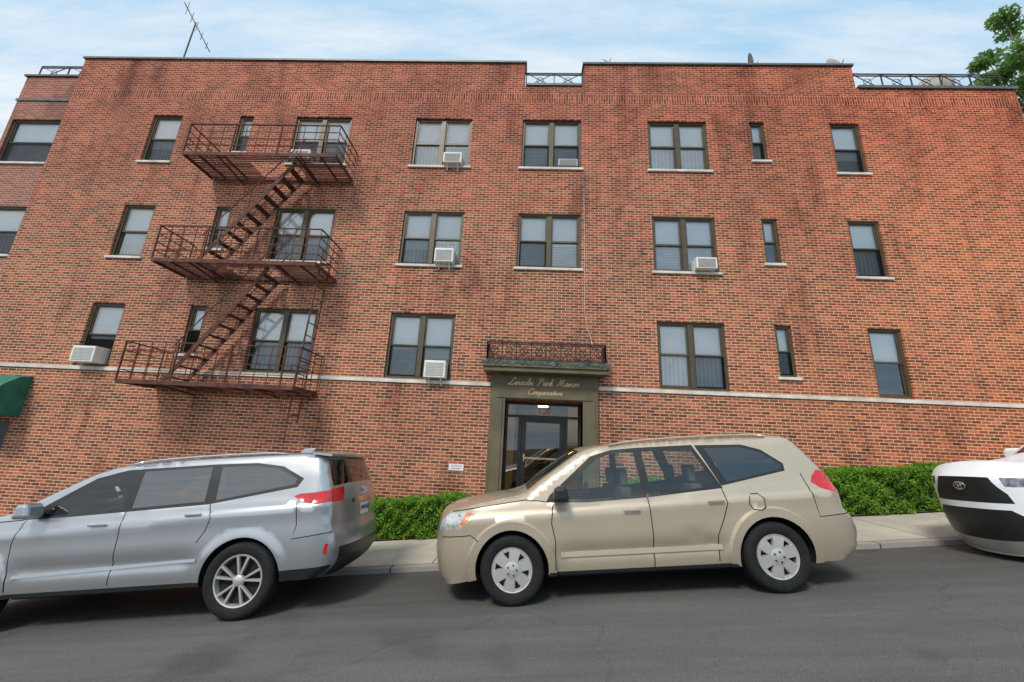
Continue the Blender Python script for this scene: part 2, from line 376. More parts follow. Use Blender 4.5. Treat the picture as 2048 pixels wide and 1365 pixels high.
def window(x0,x1,z0,z1,Y,kind,sill=True,lower='curt',upper='blind',seed=0):
    rr=random.Random(seed)
    w=empty('window',parent=None,loc=((x0+x1)/2,Y,z0))
    w.parent=B; w.matrix_parent_inverse=Matrix.Translation((0,-D,1.6))
    T=Matrix.Translation((-(x0+x1)/2,-Y,-z0))
    def pt(o): o.parent=w; o.matrix_parent_inverse=T; return o
    yf=Y+.05; ft=.06
    mb=MB()
    mb.box(x0,x0+ft,yf,yf+.1,z0,z1); mb.box(x1-ft,x1,yf,yf+.1,z0,z1)
    mb.box(x0+ft,x1-ft,yf,yf+.1,z1-ft,z1); mb.box(x0+ft,x1-ft,yf,yf+.1,z0,z0+ft)
    bays=[(x0+ft,x1-ft)]
    if kind==2:
        xm=(x0+x1)/2; mb.box(xm-.06,xm+.06,yf-.01,yf+.1,z0+ft,z1-ft); bays=[(x0+ft,xm-.06),(xm+.06,x1-ft)]
    zm=z0+(z1-z0)*(.5+rr.uniform(-.01,.01)); g=MB(); sc=MB(); bl=MB(); cu=MB()
    for bi,(a,b) in enumerate(bays):
        s=.035
        for (p,q,yo) in ((z0+ft,zm+.02,.05),(zm-.02,z1-ft,.025)):
            mb.box(a,a+s,yf+yo,yf+yo+.03,p,q); mb.box(b-s,b,yf+yo,yf+yo+.03,p,q)
            mb.box(a+s,b-s,yf+yo,yf+yo+.03,p,p+s+.01); mb.box(a+s,b-s,yf+yo,yf+yo+.03,q-s,q)
            tl=rr.uniform(-.004,.004)
            g.quad((a+s,yf+yo+.015+tl,p+s),(b-s,yf+yo+.015-tl,p+s),(b-s,yf+yo+.015,q-s),(a+s,yf+yo+.015+tl,q-s))
        if rr.random()<.6: sc.quad((a,yf+.018,z0+ft),(b,yf+.018,z0+ft),(b,yf+.018,zm),(a,yf+.018,zm))
        yb=yf+.088
        zc=zm+rr.choice([0,-.03,.06,-.1,-.3,.0]) if upper=='blind' else z1
        if upper!='none': bl.quad((a-.03,yb,zc),(b+.03,yb,zc),(b+.03,yb,z1),(a-.03,yb,z1))
        if lower!='none':
            nn=24
            for k in range(nn):
                u0=a-.03+(b-a+.06)*k/nn;u1=a-.03+(b-a+.06)*(k+1)/nn
                am=.006 if lower=='curt' else 0
                y0=yb+.015+am*math.sin(k*1.3);y1=yb+.015+am*math.sin((k+1)*1.3)
                cu.quad((u0,y0,z0+.02),(u1,y1,z0+.02),(u1,y1,z1-.02),(u0,y0,z1-.02))
    pt(mk('frame',mb,M_frame)); pt(mk('glass',g,M_wglass))
    if sc.v: pt(mk('insect_screen',sc,M_screen))
    if bl.v: pt(mk('blind',bl,M_blind))
    if cu.v: pt(mk('curtain',cu,M_slat if lower=='slat' else M_curt,smooth=True))
    if sill:
        mb=MB(); mb.box(x0-.06,x1+.06,Y-.05,Y+.045,z0-.062,z0+.003); pt(mk('sill',mb,M_sill,bev=.006))
for i,(c,r,x0,x1,zb,zt) in enumerate(wins):
    lo=['curt','slat','curt'][i%3]; up='blind'
    if c in 'BG': lo='none' if r<3 else 'curt'
    if c=='C': lo='curt'
    if (c,r) in (('E',2),('F',2)): lo='slat'
    if c=='A': lo='none' if r==1 else 'curt'
    if (c,r)==('H',1): lo='none'
    window(x0,x1,zb,zt,D,2 if x1-x0>1.2 else 1,sill=(r!=1 or c in 'BG'),lower=lo,upper=up,seed=i)
for i,(zb,zt,_) in enumerate(ROWS.values()):
    window(wx0+.12,wx1-.12,zb+.05,zt,WB,1,True,'curt','blind',90+i)
# entrance
ent=empty('entrance',loc=(.38,D,-1.3)); ent.parent=B; ent.matrix_parent_inverse=Matrix.Translation((0,-D,1.6))
def pe(o): o.parent=ent; o.matrix_parent_inverse=Matrix.Translation((-.38,-D,1.3)); return o
mb=MB()
for a,b in ((-.84,-.5),(1.27,1.61)): mb.box(a,b,D-.10,D+.33,-1.6,1.02); mb.box(a+.06,b-.06,D-.125,D-.10,-1.5,1.0)
mb.box(-.84,1.61,D-.10,D+.33,1.02,1.60); mb.box(-.70,1.47,D-.12,D-.10,1.04,1.055);mb.box(-.70,1.47,D-.12,D-.10,1.55,1.565)
pe(mk('surround',mb,M_olive,bev=.008))
mb=MB(); mb.box(-1.0,1.78,D-.42,D+.0,1.60,1.70); mb.box(-1.04,1.82,D-.46,D,1.70,1.80)
pe(mk('canopy',mb,M_olive,bev=.01))
mb=MB(); mb.box(-1.05,1.83,D-.47,D,1.802,1.84)
for k in range(60):
    x=-1.05+2.88*k/60; mb.box(x,x+.03+.02*random.random(),D-.477,D-.471,1.79-.06*random.random(),1.84)
pe(mk('copper_flashing',mb,M_verd))
def xrail(mb,p0,p1,z0,z1,n,th=.014,rings=True):
    p0=Vector(p0);p1=Vector(p1)
    for z in (z0,z1-(z1-z0)*.12,z1): mb.beam((p0.x,p0.y,z),(p1.x,p1.y,z),th*1.3)
    for i in range(n):
        a=p0.lerp(p1,i/n);b=p0.lerp(p1,(i+1)/n)
        mb.beam((a.x,a.y,z0),(b.x,b.y,z1),th,th*.6); mb.beam((a.x,a.y,z1),(b.x,b.y,z0),th,th*.6)
        mb.beam((a.x,a.y,z0),(a.x,a.y,z1),th*1.3)
        c=(a+b)/2; R=(z1-z0)*.2; dd=(b-a).normalized()
        mb.tube([(c.x+dd.x*R*math.cos(t),c.y+dd.y*R*math.cos(t),(z0+z1)/2+R*math.sin(t)) for t in np.linspace(0,2*math.pi,13)[:-1]],th*.5,4,True)
    mb.beam((p1.x,p1.y,z0),(p1.x,p1.y,z1),th*1.3)
mb=MB(); ct=.021
xrail(mb,(-.95,D-.40,0),(1.73,D-.40,0),1.87,2.28,8,ct); xrail(mb,(-.95,D-.40,0),(-.95,D,0),1.87,2.28,1,ct); xrail(mb,(1.73,D-.40,0),(1.73,D,0),1.87,2.28,1,ct)
for k in range(34):
    x=-.95+2.68*(k+.5)/34
    for z in (2.245,1.92): mb.tube([(x+.034*math.cos(t),D-.40,z+.034*math.sin(t)) for t in np.linspace(0,2*math.pi,9)[:-1]],.008,4,True)
pe(mk('canopy_railing',mb,M_drail))
# flowing hand-drawn script built from strokes (unit = x-height)
GL={
'L':(1.5,[[(1.3,1.75),(1.45,2.05),(1.2,2.2),(.95,1.9),(.75,1.2),(.55,.5),(.3,.1),(0,.05),(.05,.3),(.35,.3),(.7,.02),(1.1,.0),(1.4,.25)]]),
'P':(1.5,[[(.75,2.0),(.6,1.2),(.45,.4),(.25,.0),(0,.1)],[(.2,1.6),(.4,2.05),(.9,2.2),(1.35,1.95),(1.3,1.45),(.9,1.15),(.6,1.2)]]),
'M':(2.1,[[(0,.1),(.2,.0),(.4,.5),(.65,1.5),(.8,2.15),(.85,1.2),(.9,.2),(1.25,1.3),(1.55,2.15),(1.5,1.2),(1.55,.3),(1.75,.0),(2.05,.3)]]),
'C':(1.4,[[(1.2,1.6),(1.25,2.05),(.95,2.2),(.45,1.8),(.15,1.0),(.25,.25),(.65,.0),(1.1,.15),(1.35,.4)]]),
'i':(.55,[[(0,.2),(.25,.95),(.2,.2),(.35,.0),(.55,.2)],[(.32,1.35),(.37,1.42)]]),
'n':(1.1,[[(0,.2),(.2,.9),(.15,.0),(.4,.7),(.65,.95),(.75,.75),(.7,.2),(.85,.0),(1.1,.2)]]),
'c':(.8,[[(0,.2),(.3,.5),(.65,.85),(.45,1.0),(.15,.7),(.15,.2),(.4,.0),(.8,.2)]]),
'o':(.85,[[(0,.2),(.2,.8),(.45,1.0),(.7,.7),(.6,.15),(.35,.0),(.12,.3),(.25,.8),(.55,.9),(.85,.85)]]),
'l':(.6,[[(0,.2),(.35,1.0),(.55,1.9),(.4,2.1),(.25,1.6),(.15,.4),(.3,.0),(.6,.2)]]),
'a':(1.0,[[(.75,.85),(.45,1.0),(.12,.6),(.15,.1),(.4,.05),(.7,.6),(.8,.95),(.72,.2),(.85,.0),(1.0,.2)]]),
'r':(.75,[[(0,.2),(.2,.9),(.3,1.1),(.4,.85),(.65,.85),(.5,.3),(.6,.0),(.75,.2)]]),
'k':(.9,[[(0,.2),(.35,1.1),(.5,2.0),(.35,2.1),(.2,1.2),(.12,.0),(.3,.7),(.6,.95),(.6,.65),(.3,.5),(.6,.1),(.9,.2)]]),
'p':(.95,[[(0,.2),(.22,.95),(.12,.0),(0,-.9)],[(.14,.3),(.35,.85),(.65,.95),(.75,.5),(.5,.05),(.2,.1),(.5,.0),(.95,.2)]]),
'e':(.75,[[(0,.2),(.35,.5),(.5,.9),(.3,1.0),(.12,.6),(.2,.1),(.45,.0),(.75,.2)]]),
't':(.6,[[(0,.2),(.3,.9),(.4,1.6),(.25,.5),(.28,.05),(.6,.2)],[(.1,1.15),(.6,1.2)]]),
'v':(.8,[[(0,.5),(.12,.95),(.25,.3),(.35,.0),(.6,.5),(.65,.95),(.8,.85)]]),
' ':(.9,[]),}
def smooth2(P,sub=4):
    P=np.array(P,float)
    if len(P)<3: return P
    out=[];Q=np.vstack([2*P[0]-P[1],P,2*P[-1]-P[-2]])
    for i in range(1,len(Q)-2):
        for k in range(sub):
            t=k/sub; p0,p1,p2,p3=Q[i-1:i+3]
            out.append(.5*((2*p1)+(-p0+p2)*t+(2*p0-5*p1+4*p2-p3)*t*t+(-p0+3*p1-3*p2+p3)*t**3))
    out.append(P[-1]); return np.array(out)
def script(s,xc,zb,width,xh,th):
    tot=sum(GL[c][0] for c in s); ux=width/tot; x=xc-width/2; mb=MB()
    for c in s:
        for stt in GL[c][1]:
            P=smooth2(stt)
            mb.tube([(x+p[0]*ux+.30*xh*p[1],D-.104,zb+p[1]*xh) for p in P],th,5)
        x+=GL[c][0]*ux
    return mk('lettering',mb,M_gold)
pe(script('Lincoln Park Manor',.36,1.345,1.62,.075,.0075))
pe(script('Cooperative',.40,1.135,.80,.062,.006))
yd=D+.36
mb=MB()
mb.box(-.5,-.44,yd,yd+.07,-1.35,1.0);mb.box(1.21,1.27,yd,yd+.07,-1.35,1.0);mb.box(-.44,1.21,yd,yd+.07,.94,1.0)
mb.box(-.44,1.21,yd,yd+.07,.64,.70); mb.box(-.19,-.12,yd,yd+.07,-1.35,.64); mb.box(.90,.97,yd,yd+.07,-1.35,.64)
pe(mk('door_frame',mb,M_black))
mb=MB(); mb.box(-.11,-.0,yd+.01,yd+.05,-1.3,.63);mb.box(.79,.89,yd+.01,yd+.05,-1.3,.63);mb.box(0,.79,yd+.01,yd+.05,.53,.63);mb.box(0,.79,yd+.01,yd+.05,-1.3,-1.05)
dr=pe(mk('door',mb,M_black))
def pd(o): o.parent=dr; return o
mb=MB(); mb.box(-.02,.81,yd-.07,yd-.035,-.30,-.26); mb.box(-.05,-.02,yd-.06,yd+.01,-.36,-.2); pd(mk('handle',mb,M_brass))
M_dglass=glassmat('door_glass',(.6,.58,.48),.08)
mb=MB()
for a,b,c,d in ((0,.79,-1.05,.53),(-.44,-.19,-1.3,.64),(.97,1.21,-1.3,.64),(-.44,1.21,.70,.94)): mb.quad((a,yd+.03,c),(b,yd+.03,c),(b,yd+.03,d),(a,yd+.03,d))
pe(mk('glass',mb,M_dglass))
pe(text('house_number','120',.21,M_red,None,(.42,yd-.006,.745)))
mb=MB(); mb.box(-.84,-.46,yd+.3,D+2.2,-1.4,1.0);mb.box(1.25,1.6,yd+.3,D+2.2,-1.4,1.0)
mb.box(-.46,-.3,D+1.1,D+1.13,-1.4,1.0); mb.box(1.05,1.25,D+1.1,D+1.13,-1.4,1.0); mb.box(-.46,1.25,yd+.1,D+2.2,1.01,1.05)
pe(mk('lobby',mb,M_beige))
mb=MB(); mb.box(-.5,1.27,D-.05,D+2.2,-1.44,-1.36); pe(mk('threshold',mb,M_conc))
me_,nt_,o_=newmat('lamp_glow'); e=N(nt_,'ShaderNodeEmission'); e.inputs[0].default_value=(1,.78,.30,1); e.inputs[1].default_value=18; L(nt_,e.outputs[0],o_.inputs[0])
mb=MB(); mb.lathe([(.0,-.0),(.12,0),(.13,.05),(0,.06)],20)
lamp=mk('ceiling_lamp',mb,me_); lamp.rotation_euler=(math.pi/2,0,0); lamp.location=(.4,D+.75,.94); pe(lamp)
mb=MB(); mb.box(-13.6,-12.25,D+.2,D+.24,-2.75,0)
bp(mk('side_door',mb,M_black))
mb=MB(); ya=D-.75
prof=[(D-.01,1.08),(D-.25,1.03),(D-.5,.85),(D-.68,.6),(ya,.35),(ya,.12)]
for (y0,z0),(y1,z1) in zip(prof[:-1],prof[1:]): mb.quad((-14.0,y0,z0),(-12.05,y0,z0),(-12.05,y1,z1),(-14.0,y1,z1))
for X in (-14.0,-12.05): mb.quad(*[(X,y,z) for y,z in prof],(X,D-.01,.12))
aw=mk('awning',mb,M_green); tag(aw,'green canvas awning over the side doorway','awning')
def railing(label,p0,p1,z0,z1,n):
    mb=MB(); xrail(mb,p0,p1,z0,z1,n,.02)
    o=mk('roof_railing',mb,M_iron); tag(o,label,'railing','iron railings along the roof edge'); return o
railing('short iron railing with crosses between two parapets',(-.36,D+.15,0),(1.26,D+.15,0),10.12,10.62,2)
railing('long iron railing with crosses on the lower roof',(8.9,D+.15,0),(12.9,D+.15,0),10.12,10.68,5)
railing('iron railing on the corner wing roof',(wx0+.1,WB+.15,0),(wx1-.05,WB+.15,0),10.5,11.0,2)
def dish(x,y,z,r,az,el=.5):
    mb=MB()
    R=Matrix.Rotation(az,3,'Z')@Matrix.Rotation(-el,3,'X')
    t=MB(); t.lathe([(r*k/6,.25*r*(k/6)**2-.2*r) for k in range(7)],24)
    mb.add([tuple(R@Vector(v)) for v in t.v],t.f)
    mb.beam((0,0,0),(0,.1,-.7),.04); mb.beam(tuple(R@Vector((0,0,-r))),tuple(R@Vector((0,-.7*r,-.3*r))),.02)
    o=mk('satellite_dish',mb,M_dishg,smooth=True,angle=40); o.location=(x,y,z)
    tag(o,'small grey satellite dish on the roof','satellite dish','satellite dishes on the roof')
dish(2.02,D+.3,11.22,.19,.6); dish(6.25,D+.3,11.28,.24,1.2,.2); dish(8.62,D+.25,11.12,.30,.2,.15); dish(11.6,D+.5,10.78,.40,-.4,.15)
mb=MB(); A0=Vector((-11.2,D+.3,10.85)); A1=Vector((-11.15,D+.3,12.75)); mb.beam(A0,A1,.03)
b0=Vector((-11.75,D+.3,13.6)); b1=Vector((-10.4,D+.3,11.55)); mb.beam(b0,b1,.028)
for k in range(5):
    c=b0.lerp(b1,.12+k*.19); l=.42-.05*k; d=Vector((.75,-.6,.45)).normalized(); mb.beam(c-d*l*.5,c+d*l*.5,.013)
tag(mk('television_antenna',mb,M_iron),'thin leaning metal television antenna on the roof','antenna')
mb=MB(); mb.tube([(1.30,D-.02,7.0),(1.30,D-.02,6.2),(1.31,D-.02,5),(1.32,D-.02,4),(1.31,D-.02,3.2),(1.38,D-.02,2.8),(1.47,D-.02,2.5),(1.5,D-.02,2.35)],.011,6)
tag(mk('cable',mb,M_cable,smooth=True),'thin pale cable running down the brick wall','cable')
mb=MB(); mb.box(-1.69,-1.36,D-.02,D-.001,-.61,-.47); sg=mk('wall_sign',mb,M_white); tag(sg,'small white notice with red print on brick wall','sign')
t_=text('lettering','NO PARKING',.04,M_red,sg,(-1.52,D-.022,-.525),extr=.001); t_=text('lettering','PRIVATE PROPERTY',.028,M_red,sg,(-1.52,D-.022,-.575),extr=.001)
def ac(x0,x1,z0,z1,pro,label,brackets=True,face=M_acw):
    h=z1-z0; w=x1-x0
    e_=empty('air_conditioner',label,'air conditioner',loc=((x0+x1)/2,D,z0),group='window air conditioners')
    yF=-pro+.1
    mb=MB(); mb.box(-w/2,w/2,yF,.12,0,h); mk('case',mb,face,e_,bev=.012)
    g=MB()
    for k in range(9):
        z=h*.1+k*h*.8/9; g.box(-w*.42,w*.42,yF-.008,yF-.001,z,z+h*.045)
    mk('grille',g,M_acg,e_)
    if brackets:
        for s in (-.28,.28):
            b=MB(); b.beam((s*w,yF+.08,-.01),(s*w,-.01,-.15),.025); b.beam((s*w,yF+.05,-.012),(s*w,0,-.012),.03,.012); mk('bracket',b,M_acw,e_)
ac(-2.50,-2.0,7.27,7.58,.27,'white window air conditioner with two supports below')
ac(-2.46,-1.98,4.35,4.72,.29,'white boxy air conditioner propped on two brackets')
ac(-2.42,-1.92,1.42,1.82,.33,'white boxy air conditioner with a hanging bracket')
ac(.60,1.13,7.30,7.52,.16,'grey air conditioner flush in a double window',False,M_acg)
ac(4.0,4.50,4.36,4.65,.30,'white air conditioner in a double window',False)
ac(-10.98,-10.40,1.45,1.84,.38,'large white air conditioner sticking out of a window',False)
ac(-6.75,-6.2,7.3,7.60,.26,'white air conditioner behind the fire escape',False)
# ------------------------------------------------------------ fire escape
FE=empty('fire_escape','rusty brown iron fire escape with three balconies and stairs','fire escape',loc=(-6.9,D,.9))
def pf(o): o.parent=FE; o.matrix_parent_inverse=Matrix.Translation((6.9,-D,-.9)); return o
fx0,fx1=-8.88,-4.95; yo=D-1.02
levels=[.95,3.80,6.72]
for li,z in enumerate(levels):
    mb=MB()
    for y in (yo,D-.06): mb.box(fx0,fx1,y-.012,y+.012,z-.05,z+.045)
    for x in (fx0,fx1): mb.box(x-.012,x+.012,yo,D-.03,z-.045,z+.04)
    hole=(-7.35,-6.15) if li>0 else (9,9)
    for k in range(14):
        y=yo+.05+k*.068
        inh=(yo+.30<y<yo+.95)
        segs=[(fx0,hole[0]),(hole[1],fx1)] if (inh and li>0) else [(fx0,fx1)]
        for a,b in segs: mb.box(a,b,y,y+.036,z,z+.01)
    for k in range(6):
        x=fx0+.4+k*(fx1-fx0-.8)/5
        if not(hole[0]<x<hole[1]): mb.box(x-.018,x+.018,yo,D-.05,z-.035,z-.001)
    for x in (fx0+.9,fx1-.9): mb.beam((x,yo+.03,z-.04),(x,D-.0,z-.14),.035,.03)
    pf(mk('platform',mb,M_rust))
    mb=MB(); H_=.88
    for h in (.25,.46,.67,H_):
        t=.030 if h==H_ else .019
        mb.beam((fx0,yo,z+h),(fx1,yo,z+h),t,t*.8)
        for x in (fx0,fx1): mb.beam((x,yo,z+h),(x,D-.02,z+h),t,t*.8)
    npst=13
    for k in range(npst+1):
        x=fx0+(fx1-fx0)*k/npst; t=.030 if k%4==0 else .013
        mb.beam((x,yo,z),(x,yo,z+H_),t)
    for x in (fx0,fx1):
        for k in range(1,4): mb.beam((x,yo+k*.32,z),(x,yo+k*.32,z+H_),.013)
    pf(mk('railing',mb,M_rust))
def stair(x1,z1,x0,z0):
    mb=MB(); ya,yb=yo+.30,yo+.85
    for y in (ya,yb): mb.beam((x1,y,z1),(x0,y,z0),.012,.10)
    n=11
    for k in range(n):
        t=(k+.6)/n; x=x1+(x0-x1)*t; z=z1+(z0-z1)*t
        mb.box(x-.10,x+.07,ya,yb,z-.006,z+.006)
    for y in (ya,yb):
        mb.beam((x1+.15,y,z1+.75),(x0,y,z0+.75),.018)
        for t in (.02,.5,.95):
            x=x1+(x0-x1)*t;z=z1+(z0-z1)*t; mb.beam((x,y,z),(x,y,z+.78),.015)
    pf(mk('stair',mb,M_rust))
stair(-6.13,6.72,-8.10,3.86); stair(-6.25,3.80,-8.10,1.02)
mb=MB()
for y in (D-.72,D-.32): mb.beam((-5.0,y,4.3),(-5.13,y,.25),.035,.02)
for k in range(13): z=.4+k*.3; x=-5.13+(z-.25)/4.05*.13; mb.beam((x,D-.72,z),(x,D-.32,z),.018)
pf(mk('drop_ladder',mb,M_rust))
# ------------------------------------------------------------ vegetation
def leafmat(name,lo,hi,tr=.3):
    m,nt,out=newmat(name); tc=N(nt,'ShaderNodeTexCoord').outputs['Object']
    n1=noise(nt,tc,3,3); n2=noise(nt,tc,40,2)
    c=mixc(nt,.5,ramp(nt,n1,[(.3,lo),(.7,hi)]),ramp(nt,n2,[(.3,lo),(.7,hi)]))
    b=pbsdf(nt,out,c,.6,spec=.3)
    t=N(nt,'ShaderNodeBsdfTranslucent'); L(nt,c,t.inputs[0]); mx=N(nt,'ShaderNodeMixShader'); mx.inputs[0].default_value=tr
    L(nt,b.outputs[0],mx.inputs[1]);L(nt,t.outputs[0],mx.inputs[2]);L(nt,mx.outputs[0],out.inputs[0]); return m
M_hedge=leafmat('hedge_leaves',(.05,.15,.015),(.26,.46,.04)); M_leaf=leafmat('tree_leaves',(.10,.20,.05),(.28,.44,.12),.45); M_twig=simple('twig',(.02,.03,.012),.9)
M_bark=simple('bark',(.10,.07,.05),.9,var=.4,bmp=.5)
def leaves(C,size,mat,name,parent):
    n=len(C); a=rng.normal(size=(n,3)); a/=np.linalg.norm(a,axis=1)[:,None]; b=rng.normal(size=(n,3)); b-= (b*a).sum(1)[:,None]*a; b/=np.linalg.norm(b,axis=1)[:,None]
    s=size*rng.uniform(.6,1.3,(n,1)); a=a*s; b=b*s*.5
    V=np.stack([C-a,C+b,C+a,C-b],1).reshape(-1,3); F=np.arange(4*n).reshape(-1,4)
    me=bpy.data.meshes.new(name); me.from_pydata(V.tolist(),[],F.tolist()); me.materials.append(mat)
    o=bpy.data.objects.new(name,me); COL.objects.link(o); o.parent=parent; return o
def hedge(x0,x1,y0,y1,h,n,label):
    zb=lambda x:zwalk(x,8.35)+.02
    root=empty('hedge',label,'hedge',loc=((x0+x1)/2,(y0+y1)/2,zb((x0+x1)/2)),group='clipped hedges')
    ox,oy,oz=root.location
    P=rng.uniform(size=(n,3)); x=x0+(x1-x0)*P[:,0]
    f=rng.integers(0,5,n); y=y0+(y1-y0)*P[:,1]; z=P[:,2]*h
    wob=.022*np.sin(x*3.1)+.02*np.sin(x*7.7+1)+.018*np.sin(x*17)
    wy=.05*np.sin(x*4.3+z*6)+.045*np.sin(x*11+z*13)+.03*np.sin(x*23-z*19)
    dep=np.abs(rng.normal(0,.04,n))-.01
    top=f<2; fr=(f==2)|(f==3)
    z=np.where(top,h+wob-dep,z*1.0); y=np.where(fr,y0+wy+dep,y)
    rnd=np.clip((z-(h-.12))/.12,0,1)**2*.08; y=np.where(fr,y+rnd,y)
    e=(f==4); x=np.where(e,np.where(P[:,1]>.5,x0+dep,x1-dep),x)
    sh=rng.random(n)<.035; z=np.where(sh&top,z+rng.uniform(0,.08,n),z)
    C=np.stack([x-ox,y-oy,z+np.vectorize(zb)(x)-oz],1)
    leaves(C,.028,M_hedge,'foliage',root)
    mb=MB(); mb.box(x0+.06-ox,x1-.06-ox,y0+.13-oy,y1-oy,.0,h-.08,T=lambda p:Vector((p.x,p.y,p.z+.1*p.x)))
    mk('inner_twigs',mb,M_twig,root)
hedge(-5.2,-1.12,8.35,9.15,.68,26000,'clipped green hedge behind the silver car')
hedge(2.1,8.55,8.35,9.15,.77,42000,'long clipped green hedge beside the tan car')
tr=empty('tree','leafy green street tree rising behind the roof corner','tree',loc=(21.0,14,zwalk(21.0,14)-.2))
mb=MB()
def limb(a,b,r0,r1,n=6):
    a=Vector(a);b=Vector(b);seg=8;base=len(mb.v)
    for i in range(n+1):
        t=i/n;c=a.lerp(b,t)+Vector((math.sin(t*5+a.x)*.12,math.cos(t*4+b.y)*.1,0))*(t*(1-t)*4); r=r0+(r1-r0)*t
        d=(b-a).normalized();u=d.cross(Vector((0,1,.1))).normalized();v=d.cross(u)
        for k in range(seg): q=2*math.pi*k/seg; mb.v.append(tuple(c+u*r*math.cos(q)+v*r*math.sin(q)))
    for i in range(n):
        for k in range(seg): mb.f.append((base+i*seg+k,base+i*seg+(k+1)%seg,base+(i+1)*seg+(k+1)%seg,base+(i+1)*seg+k))
limb((0,0,0),(0,0,11),.35,.2)
cl=[]
for k in range(50):
    az=rng.uniform(0,6.28); rr=rng.uniform(.4,2.4); zz=rng.uniform(12.3,19.3); e_=(rr*math.cos(az),rr*math.sin(az),zz)
    limb((0,0,min(11,zz-2.5)),e_,.07,.012,5); cl.append((e_,rng.uniform(.35,.75)))
mk('trunk',mb,M_bark,tr,smooth=True)
C=[]
for c,r in cl:
    m_=480; d=rng.normal(size=(m_,3)); d/=np.linalg.norm(d,axis=1)[:,None]; C.append(np.array(c)+d*r*(rng.uniform(0,1,(m_,1))**.5)*np.array([1,1,.7]))
leaves(np.vstack(C),.09,M_leaf,'crown',tr)
# ------------------------------------------------------------ vehicles
def paint(name,c,metal,rough,coat=.8):
    m,nt,out=newmat(name); tc=N(nt,'ShaderNodeTexCoord').outputs['Object']
    n=noise(nt,tc,2.5,4); col=ramp(nt,n,[(.3,tuple(v*.96 for v in c)),(.7,tuple(v*1.03 for v in c))])
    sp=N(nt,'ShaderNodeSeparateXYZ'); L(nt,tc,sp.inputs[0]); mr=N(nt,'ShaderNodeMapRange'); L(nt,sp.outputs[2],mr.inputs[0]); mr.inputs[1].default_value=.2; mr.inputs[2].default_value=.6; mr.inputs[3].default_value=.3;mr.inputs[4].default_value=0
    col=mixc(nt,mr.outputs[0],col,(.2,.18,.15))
    b=pbsdf(nt,out,col,rough,metal,coat); return m
M_trim=simple('black_trim',(.015,.015,.016),.4,var=.1); M_rubber=simple('tyre_rubber',(.013,.013,.0135),.8,var=.3,scale=20,bmp=.3,spec=.3)
M_rim=simple('alloy',(.62,.60,.57),.3,.6,var=.06); M_rimd=simple('dark_alloy',(.05,.05,.055),.35,.7); M_well=simple('wheel_well',(.008,.008,.008),.9)
M_cgl=glassmat('car_glass',(.88,.96,.91),.04); M_cgm=glassmat('tinted_glass',(.62,.70,.65),.08); M_cgd=glassmat('privacy_glass',(.12,.125,.13),.16)
M_seat=simple('seat_fabric',(.09,.085,.08),.9); M_chrome=simple('chrome',(.8,.8,.8),.12,1,var=.03)
M_tail=simple('tail_lamp_red',(.55,.008,.012),.15,0,1,var=.3,scale=30); M_head=simple('headlamp',(.62,.63,.62),.12,.5,1,var=.3,scale=25); M_amb=simple('amber',(.6,.22,.08),.2,0,1)
M_hdark=simple('dark_headlamp',(.20,.21,.24),.1,.5,1,var=.8,scale=20)
M_plate=simple('plate',(.75,.72,.62),.5,var=.03); M_blue=simple('plate_blue',(.03,.05,.2),.5)
def catmull(P,sub=6): return smooth2(P,sub)
def strip_poly(pts,w):
    pts=[np.array(p,float) for p in pts]; Lf=[];Rt=[]
    for i,p in enumerate(pts):
        d=pts[min(i+1,len(pts)-1)]-pts[max(i-1,0)]; d/=np.linalg.norm(d); n=np.array([-d[1],d[0]])*w/2
        Lf.append(tuple(p+n)); Rt.append(tuple(p-n))
    return Lf+Rt[::-1]
